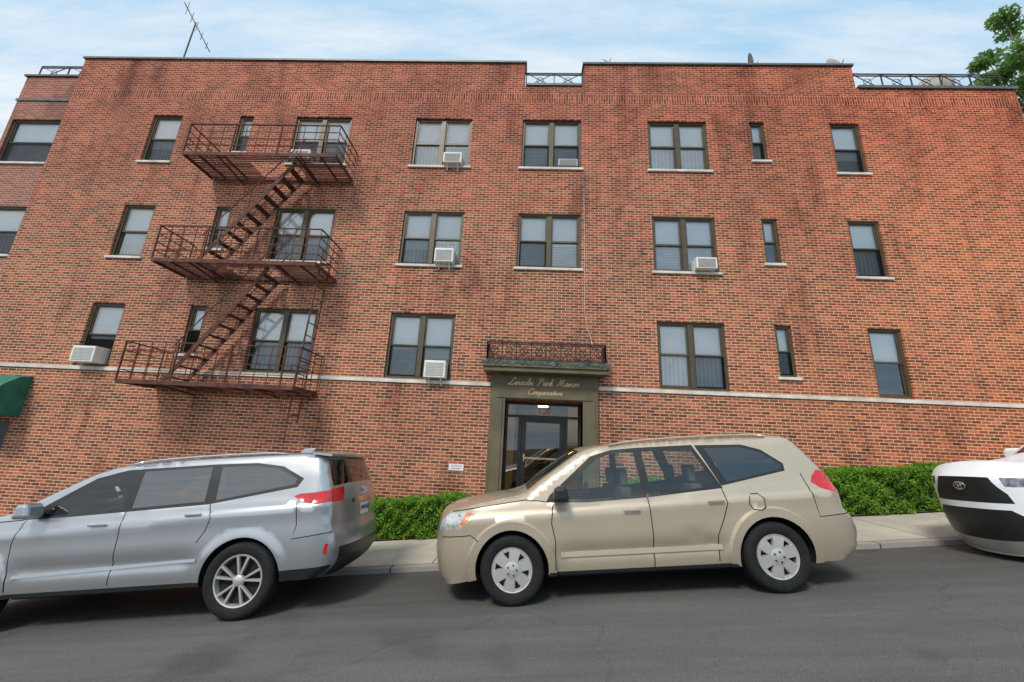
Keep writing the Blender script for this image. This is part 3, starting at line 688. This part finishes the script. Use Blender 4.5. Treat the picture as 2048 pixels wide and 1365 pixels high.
def wheel(parent,x,ys,r,rimr,w,style,matrim):
    s=1 if ys<0 else -1
    e_=empty('wheel',parent=parent,loc=(x,ys,r))
    def O(v): return (v[0],v[1]*s,v[2])
    t=MB(); t.lathe([(rimr,.0),(rimr+.012,-.012),(r-.05,-.022),(r-.022,-.012),(r-.006,.012),(r,.035),(r,w-.035),(r-.012,w-.01),(rimr,w)],48)
    t.v=[O(v) for v in t.v]
    mk('tyre',t,M_rubber,e_,smooth=True,angle=50)
    m=MB(); m.lathe([(rimr+.002,.0),(rimr-.004,-.008),(rimr-.018,-.004),(rimr-.026,.03),(rimr-.03,w*.8)],48)
    def spoke(a0,a1,r0,r1,w0,w1,yo0,yo1,th=.03):
        p=[]
        for (a,rr_,ww,yy) in ((a0,r0,w0,yo0),(a1,r1,w1,yo1)):
            c=np.array([math.cos(a)*rr_,math.sin(a)*rr_]); tt=np.array([-math.sin(a),math.cos(a)])
            for sgn in (-1,1):
                q=c+tt*sgn*ww/2; p.append((q[0],yy,q[1]))
                q2=c+tt*sgn*ww/2*1.15; p.append((q2[0],yy+th,q2[1]))
        n=len(m.v); m.v+=p
        for f in ((0,2,6,4),(0,4,5,1),(2,3,7,6),(4,6,7,5),(0,1,3,2)): m.f.append(tuple(n+i for i in f))
    if style=='cap':
        for k in range(6):
            a=2*math.pi*k/6+.3; spoke(a,a,.05,rimr-.02,.085,.125,-.012,-.006)
        m.lathe([(0,-.022),(.05,-.02),(.085,-.012),(.10,.01)],24)
        m.lathe([(rimr-.04,-.004),(rimr-.018,-.006),(rimr-.018,.02)],48)
    else:
        for k in range(5):
            a=2*math.pi*k/5+.2
            spoke(a-.12,a-.24,.05,rimr-.015,.018,.026,-.0,-.004); spoke(a+.12,a+.24,.05,rimr-.015,.018,.026,0,-.004)
        m.lathe([(0,-.012),(.035,-.01),(.055,.0),(.065,.02)],24)
    m.v=[O(v) for v in m.v]; mk('rim',m,matrim,e_,smooth=True,angle=25)
    b=MB(); b.lathe([(0,.055),(rimr-.03,.055)],32)
    if style=='cap':
        for k in range(5):
            a=2*math.pi*k/5; b.lathe([(0,-.03),(.009,-.03),(.01,-.015)],8,c=(.052*math.cos(a),0,.052*math.sin(a)))
    b.v=[O(v) for v in b.v]; mk('brake_disc',b,M_rimd if style=='cap' else M_well,e_)
def car(sp):
    R=empty('parked_car',sp['label'],'car',group='cars parked along the kerb')
    X,Y=sp['loc']; yaw=sp.get('yaw',0)
    ex=Vector((math.cos(yaw),math.sin(yaw),0)); ex.z=.1*ex.x-.04*ex.y; ex.normalize()
    nz=Vector((-.1,.04,1)).normalized(); ey=nz.cross(ex)
    Mx=Matrix((ex,ey,nz)).transposed().to_4x4(); Mx.translation=Vector((X,Y,zroad(X,Y)))
    R.matrix_world=Mx
    prof=catmull(sp['prof'],6); hw=sp['hw']; belt=sp['belt']; wb=sp['wb']; r=sp['tyre']; Ra=sp['arch']
    seg=np.linalg.norm(np.diff(prof,axis=0),axis=1); sl=np.concatenate([[0],np.cumsum(seg)])
    A=prof[:-1];Bv=prof[1:]-prof[:-1]
    def pdist(P):
        d=P[:,None,:]-A[None]; t=np.clip((d*Bv).sum(2)/(Bv**2).sum(1),0,1); q=d-t[...,None]*Bv; return np.sqrt((q**2).sum(2)).min(1)
    xf0=prof[:,0].min(); xr0=prof[:,0].max(); flt=sp.get('flt',.022)
    cr=sp.get('crease')
    def sidey(P):
        x,z=P[:,0],P[:,1]
        bz=belt[0]+(belt[1]-belt[0])*np.clip(x/3,0,1)
        y=np.full(len(P),hw)
        y-=.07*np.clip((.75-z)/.5,0,1)**2
        y-=.025*np.clip((z-.75)/(bz-.75),0,1)**2
        y-=.012*np.clip((z-bz+.01)/.012,0,1)
        y-=sp['tum']*np.clip(z-bz,0,2)+.06*np.clip(z-bz-.3,0,1)
        if cr:
            zc=cr[0]+(cr[1]-cr[0])*x/3; y+=.02*np.where(z<zc,np.clip(1-(zc-z)/.18,0,1)**1.5,np.clip(1-(z-zc)/.018,0,1))
        cl_=sp.get('lowcrease')
        if cl_: y-=.035*np.exp(-((z-cl_)/.07)**2)*np.clip((x-.45)/.2,0,1)*np.clip((wb-.45-x)/.2,0,1)
        for xc in (0,wb):
            dd=np.hypot(x-xc,z-r); y+=sp['flare']*np.clip(1-(dd-Ra-sp['flw'])/flt,0,1)
        for (dx,dz,dr,da) in sp.get('dents',[]): y-=da*np.exp(-(((x-dx)/dr)**2+((z-dz)/(dr*.6))**2))
        y-=sp['cf']*np.clip((xf0+.50-x)/.50,0,1)**2.4
        y-=sp['cr']*np.clip((x-(xr0-.36))/.36,0,1)**2.6
        d=pdist(P); rr=.045; t=np.clip((rr-d)/rr,0,1); y-=rr*.9*(1-np.sqrt(np.maximum(0,1-t*t)))
        return y
    zrk=sp['rock']; a0=math.asin((zrk-r)/Ra)
    bot=[]
    for xc in (wb,0):
        for k in range(25):
            a=a0+(math.pi-2*a0)*k/24; bot.append((xc+Ra*math.cos(a),r+Ra*math.sin(a)))
    nb=len(bot)//2
    o=[tuple(p) for p in prof]
    def lin(a,b,n): return [tuple(np.array(a)+(np.array(b)-np.array(a))*k/n) for k in range(1,n)]
    outline=o+lin(o[-1],bot[0],5)+bot[:nb]+lin(bot[nb-1],bot[nb],20)+bot[nb:]+lin(bot[-1],o[0],5)
    feats=[]
    for xc in (0,wb):
        for rr_ in (Ra+sp['flw']+flt,Ra+sp['flw']):
            feats.append(('base',[(xc+rr_*math.cos(t),r+rr_*math.sin(t)) for t in np.linspace(0,2*math.pi,73)[:-1]]))
    if cr:
        feats.append(('base',[(-.6,cr[0]-.004),(xr0-.15,cr[0]+(cr[1]-cr[0])*(xr0-.15)/3),(xr0-.15,cr[0]+(cr[1]-cr[0])*(xr0-.15)/3+.018),(-.6,cr[0]+.014)]))
    for s_ in sp['seams']: feats.append(('seam',strip_poly(s_,.011)))
    for w_ in sp['windows']: feats.append(('trim',w_[2]))
    for i,w_ in enumerate(sp['windows']): feats.append(('w%d'%i,w_[1]))
    for k,p in sp['sidef']: feats.append((k,p))
    S=sheet(outline,feats,.055,lambda P:np.stack([P[:,0],-sidey(P),P[:,1]],1))
    yE=sidey(prof)
    tan=np.gradient(prof,axis=0); tan/=np.linalg.norm(tan,axis=1)[:,None]; nrm=np.stack([-tan[:,1],tan[:,0]],1)
    for _ in range(3): nrm[1:-1]=(nrm[:-2]+nrm[1:-1]*2+nrm[2:])/4
    bf=sp.get('bulge',.12); br_=sp.get('bulge_rear',.11)
    blg=np.where(nrm[:,0]<0,np.abs(nrm[:,0])*bf,np.abs(nrm[:,0])*br_)+np.abs(nrm[:,1])*.022
    # do not let the windscreen bulge as much as the nose
    blg=np.where((nrm[:,0]<0)&(prof[:,0]>.1),np.minimum(blg,.09),blg)
    for _ in range(6): blg[1:-1]=(blg[:-2]+blg[1:-1]*2+blg[2:])/4
    def stripmap(P):
        s,v=P[:,0],P[:,1]; u=v/hw
        x=np.interp(s,sl,prof[:,0]);z=np.interp(s,sl,prof[:,1]);ye=np.interp(s,sl,yE)
        nx=np.interp(s,sl,nrm[:,0]);nz_=np.interp(s,sl,nrm[:,1]);b=np.interp(s,sl,blg)*(1-np.abs(u)**2.6)
        return np.stack([x+nx*b,u*ye,z+nz_*b*np.where(nz_>0,np.minimum(1,.06/np.maximum(b,1e-4)) if False else 1,1)],1)
    def sat(x,z):
        i=np.argmin(np.hypot(prof[:,0]-x,prof[:,1]-z)); return sl[i]
    so=[(s,-hw) for s in sl]+lin((sl[-1],-hw),(sl[-1],hw),24)+[(s,hw) for s in sl[::-1]]+lin((sl[0],hw),(sl[0],-hw),24)
    fs=[]
    for k,p in sp['stripf']: fs.append((k,[(sat(a,b),u*hw) for a,b,u in p]))
    T=sheet(so,fs,.06,stripmap)
    parts={}
    SPL=('head','tail','amber','refl','clad','lclad','trim','seam')
    def addp(k,V,F):
        if k in SPL:
            c=V[F].mean(1)[:,1]
            for sfx,mask in (('|n',c<0),('|f',c>=0)):
                if mask.any():
                    us,inv=np.unique(F[mask],return_inverse=True); parts.setdefault(k+sfx,MB()).add(V[us],inv.reshape(-1,3).tolist())
        else: parts.setdefault(k,MB()).add(V,F.tolist())
    for k,(V,F) in S.items():
        addp(k,V,F)
        V2=V.copy();V2[:,1]*=-1; addp(k if k[0]!='w' else k+'m',V2,flipF(F))
    for k,(V,F) in T.items(): addp(k,V,F)
    pm=sp['paint']
    mats={'base':('body',pm),'trim':('window_trim',M_trim),'seam':('panel_gaps',M_well),'head':('headlight',sp.get('headm',M_head)),'amber':('indicator',M_amb),'tail':('tail_light',M_tail),'refl':('reflector',M_tail),
      'wind':('windshield',M_cgm),'rearw':('rear_window',M_cgd),'grille':('grille',M_trim),'clad':('cladding',M_trim),'lclad':('lower_cladding',M_well),'chrome':('chrome_strip',M_chrome),'plate':('licence_plate',M_plate),'black':('black_trim',M_trim),'skid':('skid_plate',M_rim)}
    for k,mb_ in parts.items():
        if k[0]=='w' and k[1:2].isdigit():
            i=int(k[1:].rstrip('m')); mk('window',mb_,sp['windows'][i][0],R,smooth=True,weld=True)
        else:
            nm,mt=mats[k.split('|')[0]]; mk(nm,mb_,mt,R,smooth=True,weld=True,angle=55)
    for xc in (0,wb):
      for sg_ in (-1,1):
        mb=MB()
        n=20;a_=[a0+(math.pi-2*a0)*k/n for k in range(n+1)]
        y1=sg_*(hw-.03);y2=sg_*(hw-.36);Rr=Ra+.004
        for k in range(n):
            p,q=a_[k],a_[k+1]
            mb.quad((xc+Rr*math.cos(p),y1,r+Rr*math.sin(p)),(xc+Rr*math.cos(q),y1,r+Rr*math.sin(q)),(xc+Rr*math.cos(q),y2,r+Rr*math.sin(q)),(xc+Rr*math.cos(p),y2,r+Rr*math.sin(p)))
        mb.quad(*[(xc+Rr*math.cos(a),y2,r+Rr*math.sin(a)) for a in a_])
        mk('wheel_well',mb,M_well,R,weld=True)
    mb=MB()
    mb.box(xf0+.25,xr0-.2,-hw+.36,hw-.36,zrk-.04,.55); mb.box(Ra+.05,wb-Ra-.05,-hw+.13,hw-.13,zrk-.03,.6)
    mk('underbody',mb,M_well,R)
    for sx in sp['seats']:
        for sy in (-.38,.38):
            mb=MB()
            mb.box(sx,sx+.14,sy-.24,sy+.24,.6,1.12); mb.box(sx-.45,sx-.01,sy-.24,sy+.24,.6,.75); mb.box(sx+.04,sx+.13,sy-.13,sy+.13,1.13,1.34)
            mk('seat',mb,M_seat,R,bev=.03)
    mb=MB(); mb.box(.25,.75,-hw+.2,hw-.2,.6,1.02); mk('dashboard',mb,M_seat,R,bev=.03)
    mb=MB(); mb.tube([(.92+.06*math.sin(t),-.38+.18*math.cos(t),1.02+.17*math.sin(t)) for t in np.linspace(0,6.283,21)[:-1]],.014,6,True); mb.beam((.78,-.38,.95),(.92,-.38,1.02),.05); mk('steering_wheel',mb,M_seat,R,smooth=True)
    mb=MB(); mb.box(.3,xr0-.35,-hw+.14,hw-.14,.5,.58); mk('cabin_floor',mb,M_well,R)
    wo=hw-.005
    for xc in (0,wb):
        for sg_ in (-1,1): wheel(R,xc,sg_*wo,r,sp['rim'],.23,sp['wstyle'],sp['rimmat'])
    def ys(x,z): return float(sidey(np.array([[x,z]]))[0])
    for (x,z) in sp['handles']:
        for sg_ in (-1,1):
            mb=MB(); y=ys(x,z)+.022
            mb.box(x-.09,x+.09,sg_*y-.012,sg_*y+.012,z-.014,z+.016); mb.box(x-.085,x-.06,sg_*(y-.03)-.018,sg_*(y-.03)+.018,z-.01,z+.01); mb.box(x+.06,x+.085,sg_*(y-.03)-.018,sg_*(y-.03)+.018,z-.01,z+.01)
            mk('door_handle',mb,sp.get('hmat',pm),R,bev=.008)
    mx_,mz_=sp['mirror']
    for sg_ in (-1,1):
        y=ys(mx_,mz_); mb=MB()
        def TT(p,y=y,sg_=sg_): return Vector((mx_+p.x*(1-.25*p.z/.1),sg_*(y+p.y),mz_+.05+p.z))
        mb.box(-.09,.07,.04,.24,-.075,.085,T=TT)
        mm=mk('mirror',mb,sp.get('mirmat',pm),R,bev=.04)
        mb=MB(); a_,b_=sorted((sg_*(y-.04),sg_*(y+.08))); mb.box(mx_-.03,mx_+.03,a_,b_,mz_-.02,mz_+.02); mk('mirror_mount',mb,M_trim,R)
    if sp.get('rails'):
        x0_,x1_=sp['rails']
        for sg_ in (-1,1):
            pts=[]
            for k in range(13):
                x=x0_+(x1_-x0_)*k/12; top=prof[(prof[:,1]>1.3)]; z=np.interp(x,top[:,0],top[:,1]); y=ys(x,z-.05)-.03
                pts.append((x,sg_*y,z+sp.get('railh',.03)*math.sin(math.pi*k/12)**.35))
            mb=MB(); mb.tube(pts,.013,8); mk('roof_rail',mb,sp.get('railmat',M_trim),R,smooth=True)
    for x0_,x1_,z0_,z1_,th_ in sp.get('mould',[]):
        n=30
        for sg_ in (-1,1):
            mb=MB(); ring=[]
            for k in range(n+1):
                x=x0_+(x1_-x0_)*k/n
                zz=z0_+(z1_-z0_)*(x-x0_)/(x1_-x0_); ya=ys(x,zz-th_/2)
                ring.append([(x,sg_*(ya-.01),zz-th_/2),(x,sg_*(ya+.016),zz-th_*.35),(x,sg_*(ya+.012),zz+th_*.35),(x,sg_*(ya-.01),zz+th_/2)])
            for a,b in zip(ring[:-1],ring[1:]):
                for k in range(3): mb.quad(a[k],b[k],b[k+1],a[k+1])
            mb.quad(*ring[0]);mb.quad(*ring[-1])
            mk('door_moulding',mb,sp.get('mouldmat',pm),R)
    for (ex_,ez_,sc_) in sp.get('emblem',[]):
        P_=stripmap(np.array([[sat(ex_,ez_),0.]]))[0]; i=np.argmin(np.hypot(prof[:,0]-ex_,prof[:,1]-ez_)); nn=nrm[i]; tt=tan[i]
        mb=MB()
        def EL(cx,cy,a,b):
            mb.tube([(P_[0]+nn[0]*.012+tt[0]*(cy+b*math.sin(t)),cx+a*math.cos(t),P_[2]+nn[1]*.012+tt[1]*(cy+b*math.sin(t))) for t in np.linspace(0,2*math.pi,25)[:-1]],.0065*sc_,6,True)
        EL(0,0,.075*sc_,.05*sc_); EL(0,.0,.022*sc_,.046*sc_); EL(0,.022*sc_,.05*sc_,.02*sc_)
        mk('emblem',mb,M_chrome,R,smooth=True)
    return R,stripmap,sat,sidey
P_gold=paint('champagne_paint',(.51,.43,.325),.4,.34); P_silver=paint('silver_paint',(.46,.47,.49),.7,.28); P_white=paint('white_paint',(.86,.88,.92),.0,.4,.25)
gold=dict(label='tan crossover suv with dented rear door parked at kerb',loc=(-.06,5.77),hw=.915,belt=(1.0,1.06),wb=2.89,tyre=.355,arch=.405,tum=.24,
 flare=.042,flw=.085,cf=.22,cr=.14,rock=.27,paint=P_gold,bulge=.10,crease=(.90,.97),lowcrease=.48,dents=[(2.05,.60,.10,.02),(2.22,.52,.06,.015)],
 prof=[(-.76,.20),(-.84,.30),(-.87,.45),(-.87,.60),(-.85,.74),(-.81,.88),(-.72,.975),(-.45,1.03),(-.1,1.08),(.18,1.125),(.42,1.27),(.7,1.44),(.93,1.57),(1.15,1.615),(1.6,1.638),(2.1,1.643),(2.6,1.643),(3.0,1.636),(3.28,1.622),(3.42,1.585),(3.53,1.43),(3.66,1.20),(3.72,1.06),(3.745,.93),(3.77,.79),(3.87,.71),(3.91,.60),(3.90,.46),(3.83,.36),(3.68,.28)],
 windows=[(M_cgl,[(.58,1.05),(.66,1.17),(1.08,1.47),(1.28,1.53),(1.52,1.54),(1.55,1.05),(.95,1.03)],[(.42,1.02),(.48,1.10),(1.0,1.50),(1.26,1.565),(1.58,1.575),(1.595,1.02),(.9,1.0)]),
  (M_cgl,[(1.64,1.055),(1.62,1.54),(2.20,1.54),(2.40,1.10)],[(1.59,1.02),(1.575,1.575),(2.24,1.572),(2.46,1.075)]),
  (M_cgm,[(2.53,1.14),(2.37,1.53),(2.80,1.515),(3.00,1.45),(3.19,1.30),(3.19,1.25)],[(2.45,1.10),(2.27,1.567),(2.82,1.545),(3.03,1.475),(3.23,1.305),(3.22,1.225)])],
 seams=[[(1.585,1.03),(1.59,.7),(1.57,.30)],[(.50,1.0),(.47,.8),(.50,.62),(.48,.33)],[(2.44,1.08),(2.46,.92),(2.40,.78),(2.30,.60),(2.28,.33)],[(3.38,1.19),(3.42,.95),(3.44,.73),(3.78,.75)],[(-.80,.70),(-.45,.72),(-.36,.66)],[(-.66,.975),(-.30,1.01),(.2,1.06),(.42,1.03)],[(2.72,.98),(2.70,.90),(2.73,.84),(2.80,.83),(2.87,.86),(2.87,.95),(2.82,1.0),(2.74,1.0)]],
 sidef=[('head',[(-.83,.77),(-.82,.87),(-.70,.95),(-.42,.97),(-.44,.90),(-.54,.79)]),('amber',[(-.54,.81),(-.45,.90),(-.43,.96),(-.49,.96),(-.57,.85)]),('tail',[(3.46,1.09),(3.49,1.15),(3.57,1.22),(3.65,1.20),(3.715,1.06),(3.73,.97),(3.62,.99),(3.53,1.03)]),('lclad',[(.3,.2),(.42,.305),(2.44,.305),(2.6,.2)])],
 stripf=[('wind',[(.24,1.15,-.9),(.24,1.15,.9),(.9,1.55,.9),(.9,1.55,-.9)]),('rearw',[(3.44,1.55,-.88),(3.44,1.55,.88),(3.65,1.22,.9),(3.65,1.22,-.9)]),('tail',[(3.66,1.2,-1),(3.66,1.2,-.84),(3.73,1.02,-.82),(3.73,1.02,-1)]),('tail',[(3.66,1.2,1),(3.66,1.2,.84),(3.73,1.02,.82),(3.73,1.02,1)]),
  ('grille',[(-.85,.72,-.5),(-.85,.72,.5),(-.78,.93,.55),(-.78,.93,-.55)]),('head',[(-.84,.77,-1),(-.84,.77,-.6),(-.79,.92,-.62),(-.79,.92,-1)]),('head',[(-.84,.77,1),(-.84,.77,.6),(-.79,.92,.62),(-.79,.92,1)]),('black',[(-.84,.32,-.75),(-.84,.32,.75),(-.87,.48,.7),(-.87,.48,-.7)])],
 seats=[1.35,2.2],rim=.225,wstyle='cap',rimmat=M_rim,handles=[(1.38,.90),(2.33,.95)],mirror=(.60,1.06),mirmat=M_trim,mould=[(.55,2.33,.47,.47,.065)],rails=(1.25,3.15),railmat=P_gold,railh=.024)
car(gold)
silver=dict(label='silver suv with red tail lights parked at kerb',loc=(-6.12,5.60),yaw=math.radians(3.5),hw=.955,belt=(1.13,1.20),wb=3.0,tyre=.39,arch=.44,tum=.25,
 flare=.018,flw=.05,flt=.035,cf=.26,cr=.12,rock=.35,paint=P_silver,bulge=.12,crease=(1.0,1.10),lowcrease=.62,
 prof=[(-.78,.24),(-.86,.36),(-.90,.55),(-.90,.75),(-.86,.92),(-.76,1.04),(-.5,1.12),(-.1,1.17),(.25,1.21),(.5,1.34),(.8,1.50),(1.08,1.63),(1.4,1.70),(1.8,1.725),(2.3,1.735),(2.9,1.74),(3.35,1.735),(3.68,1.715),(3.77,1.65),(3.83,1.47),(3.89,1.29),(3.92,1.14),(3.93,.99),(3.945,.85),(3.98,.76),(3.99,.58),(3.93,.44),(3.80,.35)],
 windows=[(M_cgl,[(.66,1.17),(.76,1.27),(1.16,1.53),(1.45,1.605),(1.55,1.61),(1.55,1.205),(1.0,1.18)],[(.46,1.145),(.55,1.22),(1.10,1.56),(1.42,1.635),(1.62,1.64),(1.62,1.17),(1.0,1.15)]),
  (M_cgd,[(1.66,1.205),(1.64,1.61),(2.44,1.62),(2.47,1.235)],[(1.615,1.17),(1.615,1.64),(2.50,1.65),(2.54,1.20)]),
  (M_cgd,[(2.60,1.24),(2.56,1.615),(2.95,1.61),(3.25,1.56),(3.50,1.43),(3.48,1.37)],[(2.53,1.20),(2.49,1.65),(2.98,1.64),(3.3,1.585),(3.58,1.43),(3.52,1.335)])],
 seams=[[(1.61,1.17),(1.60,.8),(1.57,.42)],[(.52,1.15),(.46,.9),(.50,.42)],[(2.55,1.20),(2.60,1.05),(2.56,.92),(2.48,.8)],[(3.56,1.14),(3.58,.92),(3.54,.78),(3.95,.82)],[(-.6,1.08),(-.2,1.12),(.5,1.145)]],
 sidef=[('tail',[(3.50,1.235),(3.56,1.26),(3.72,1.265),(3.89,1.28),(3.92,1.15),(3.76,1.135),(3.64,1.165)]),('lclad',[(.3,.25),(.46,.395),(2.56,.395),(2.7,.25)]),('refl',[(3.88,.60),(3.90,.70),(3.93,.70),(3.92,.58)]),('lclad',[(3.38,.2),(3.42,.46),(3.95,.47),(3.99,.2)]),
   ('head',[(-.86,.86),(-.8,.98),(-.55,1.03),(-.4,1.04),(-.5,.95)])],
 stripf=[('wind',[(.32,1.25,-.9),(.32,1.25,.9),(1.02,1.6,.9),(1.02,1.6,-.9)]),('rearw',[(3.775,1.63,-.94),(3.775,1.63,.94),(3.875,1.32,.95),(3.875,1.32,-.95)]),
   ('tail',[(3.89,1.28,-1),(3.89,1.28,-.70),(3.92,1.15,-.74),(3.92,1.15,-1)]),('tail',[(3.89,1.28,1),(3.89,1.28,.70),(3.92,1.15,.74),(3.92,1.15,1)]),('chrome',[(3.92,1.14,-.5),(3.92,1.14,.5),(3.925,1.10,.5),(3.925,1.10,-.5)]),
   ('black',[(3.985,.64,-.95),(3.985,.64,.95),(3.82,.37,.9),(3.82,.37,-.9)]),('plate',[(3.925,1.06,-.19),(3.925,1.06,.19),(3.935,.92,.19),(3.935,.92,-.19)]),
   ('grille',[(-.90,.62,-.6),(-.90,.62,.6),(-.86,.9,.6),(-.86,.9,-.6)])],
 seats=[1.35,2.25],rim=.265,wstyle='y',rimmat=M_rim,handles=[(1.36,1.05),(2.40,1.10)],hmat=M_chrome,mirror=(.66,1.19),rails=(1.45,3.3),railmat=M_chrome,railh=.02,emblem=[(3.90,1.23,.9)],mould=[(.55,2.50,.56,.62,.04)])
Rs,smap,sat,sidey=car(silver)
mb=MB()
for k in range(12):
    u0=-.80+1.6*k/12;u1=-.80+1.6*(k+1)/12
    mb.box(3.62,3.86,u0,u1,1.70,1.728,T=lambda p:Vector((p.x+.08*(1-p.y*p.y)-.02,p.y,p.z-.16*max(0,p.x-3.62)+.012)))
mk('spoiler',mb,P_silver,Rs,weld=True,smooth=True,angle=40)
pp=smap(np.array([[sat(3.93,.99),0.]]))[0]
text('plate_lettering','HMK 4823',.075,M_blue,Rs,(pp[0]+.012,0,pp[2]-.01),rot=(math.pi/2,0,math.pi/2),extr=.002)
mb=MB(); mb.box(3.05,3.22,-.015,.015,1.75,1.83,T=lambda p:Vector((p.x+(1.83-p.z)*-.9+.1,p.y,p.z))); mk('roof_antenna',mb,P_silver,Rs,bev=.006)
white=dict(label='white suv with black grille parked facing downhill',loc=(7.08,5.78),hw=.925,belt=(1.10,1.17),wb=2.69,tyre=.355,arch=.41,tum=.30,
 flare=.03,flw=.08,cf=.16,cr=.15,rock=.30,paint=P_white,bulge=.36,headm=M_hdark,
 prof=[(-.78,.22),(-.84,.34),(-.86,.50),(-.86,.66),(-.86,.82),(-.85,.96),(-.79,1.035),(-.45,1.085),(0,1.12),(.40,1.16),(.70,1.33),(1.0,1.48),(1.25,1.60),(1.5,1.67),(2.0,1.70),(2.6,1.68),(3.0,1.63),(3.2,1.56),(3.36,1.3),(3.46,1.08),(3.5,.9),(3.55,.7),(3.54,.5),(3.45,.34)],
 windows=[(M_cgl,[(.82,1.15),(.90,1.23),(1.28,1.5),(1.5,1.56),(1.5,1.17)],[(.60,1.12),(.70,1.20),(1.22,1.54),(1.5,1.60),(1.56,1.60),(1.56,1.14)]),(M_cgd,[(1.6,1.18),(1.6,1.56),(2.3,1.56),(2.5,1.22)],[(1.56,1.14),(1.56,1.6),(2.35,1.6),(2.6,1.19)])],
 seams=[[(1.55,1.14),(1.55,.35)],[(.52,1.1),(.5,.4)],[(2.5,1.17),(2.3,.6),(2.28,.4)],[(-.74,1.02),(-.3,1.05),(.5,1.12)]],
 sidef=[('head',[(-.86,.84),(-.855,.955),(-.42,1.03),(-.46,.96),(-.60,.88)]),('clad',[(-.86,.22),(-.82,.34),(-.46,.42),(-.36,.70),(-.1,.84),(.1,.84),(.34,.70),(.46,.40),(2.2,.40),(2.3,.1),(0,.1)])],
 stripf=[('wind',[(.47,1.2,-.9),(.47,1.2,.9),(1.2,1.58,.9),(1.2,1.58,-.9)]),('head',[(-.86,.86,-1),(-.86,.86,-.60),(-.855,.95,-.56),(-.855,.955,-1)]),('head',[(-.86,.86,1),(-.86,.86,.60),(-.855,.95,.56),(-.855,.955,1)]),
  ('grille',[(-.86,.69,-.64),(-.86,.69,.64),(-.86,.80,.60),(-.855,.93,.44),(-.855,.93,-.44),(-.86,.80,-.60)]),('clad',[(-.84,.34,-.82),(-.84,.34,.82),(-.86,.50,.78),(-.86,.60,.58),(-.86,.60,-.58),(-.86,.50,-.78)]),('skid',[(-.79,.25,-.7),(-.79,.25,.7),(-.84,.33,.65),(-.84,.33,-.65)])],
 seats=[1.35,2.1],rim=.23,wstyle='y',rimmat=M_rim,handles=[(1.35,.98),(2.35,1.02)],mirror=(.8,1.15),emblem=[(-.86,.86,.95)])
Rw,smap,sat,sidey=car(white)
# ------------------------------------------------------------ world, sun
w=bpy.data.worlds.new('World'); bpy.context.scene.world=w; w.use_nodes=True; nt=w.node_tree; nt.nodes.clear()
out=nt.nodes.new('ShaderNodeOutputWorld'); bg=nt.nodes.new('ShaderNodeBackground'); L(nt,bg.outputs[0],out.inputs[0])
sk=nt.nodes.new('ShaderNodeTexSky'); sk.sky_type='NISHITA'; sk.sun_disc=False
EL_,AZ_=math.radians(48),math.radians(205)
sk.sun_elevation=EL_; sk.sun_rotation=AZ_; sk.air_density=1.2; sk.dust_density=1.5
tc=N(nt,'ShaderNodeTexCoord').outputs['Generated']
sp=N(nt,'ShaderNodeSeparateXYZ'); L(nt,tc,sp.inputs[0])
zz=math_(nt,'ADD',math_(nt,'MAXIMUM',sp.outputs[2],0.),.18)
cx=math_(nt,'DIVIDE',sp.outputs[0],zz); cy=math_(nt,'DIVIDE',sp.outputs[1],zz)
cbn=N(nt,'ShaderNodeCombineXYZ'); L(nt,cx,cbn.inputs[0]);L(nt,cy,cbn.inputs[1])
n1=noise(nt,mapping(nt,cbn.outputs[0],(.30,1.3,1),(2.3,.7,0)),1.3,8,.6)
n2=noise(nt,mapping(nt,cbn.outputs[0],(.7,3.4,1),(7.3,1.7,0)),2.4,7,.62)
cf=math_(nt,'ADD',math_(nt,'MULTIPLY',n1,.5),math_(nt,'MULTIPLY',n2,.5))
cf=math_(nt,'ADD',cf,math_(nt,'MULTIPLY',sp.outputs[0],-.06))
cm=ramp(nt,cf,[(.42,(0,0,0)),(.64,(1,1,1))])
base=mixc(nt,.88,sk.outputs[0],(3.0,4.8,6.4))
c=mixc(nt,cm,base,(6.6,6.65,6.7))
L(nt,c,bg.inputs[0]); bg.inputs[1].default_value=.15
sd=bpy.data.lights.new('sun','SUN'); sd.energy=2.7; sd.angle=math.radians(14); sd.color=(1,.94,.84)
so=bpy.data.objects.new('sun',sd); COL.objects.link(so)
dirv=Vector((math.sin(AZ_)*math.cos(EL_),math.cos(AZ_)*math.cos(EL_),math.sin(EL_)))
so.rotation_euler=dirv.to_track_quat('Z','Y').to_euler(); so.location=(0,-10,20)
# ------------------------------------------------------------ camera
cd=bpy.data.cameras.new('camera'); cd.sensor_width=36; cd.lens=800/2048*36; cd.clip_end=2000; cd.clip_start=.05
co=bpy.data.objects.new('camera',cd); COL.objects.link(co); bpy.context.scene.camera=co
pit,rol,yw=map(math.radians,(14.52,2.71,-2.56))
f=Vector((math.sin(yw)*math.cos(pit),math.cos(yw)*math.cos(pit),math.sin(pit))); r=Vector((math.cos(yw),-math.sin(yw),0)); u=r.cross(f)
r2=r*math.cos(rol)+u*math.sin(rol); u2=-r*math.sin(rol)+u*math.cos(rol)
co.matrix_world=Matrix((r2,u2,-f)).transposed().to_4x4()
vs=bpy.context.scene.view_settings; vs.view_transform='Standard'; vs.look='None'; vs.exposure=0
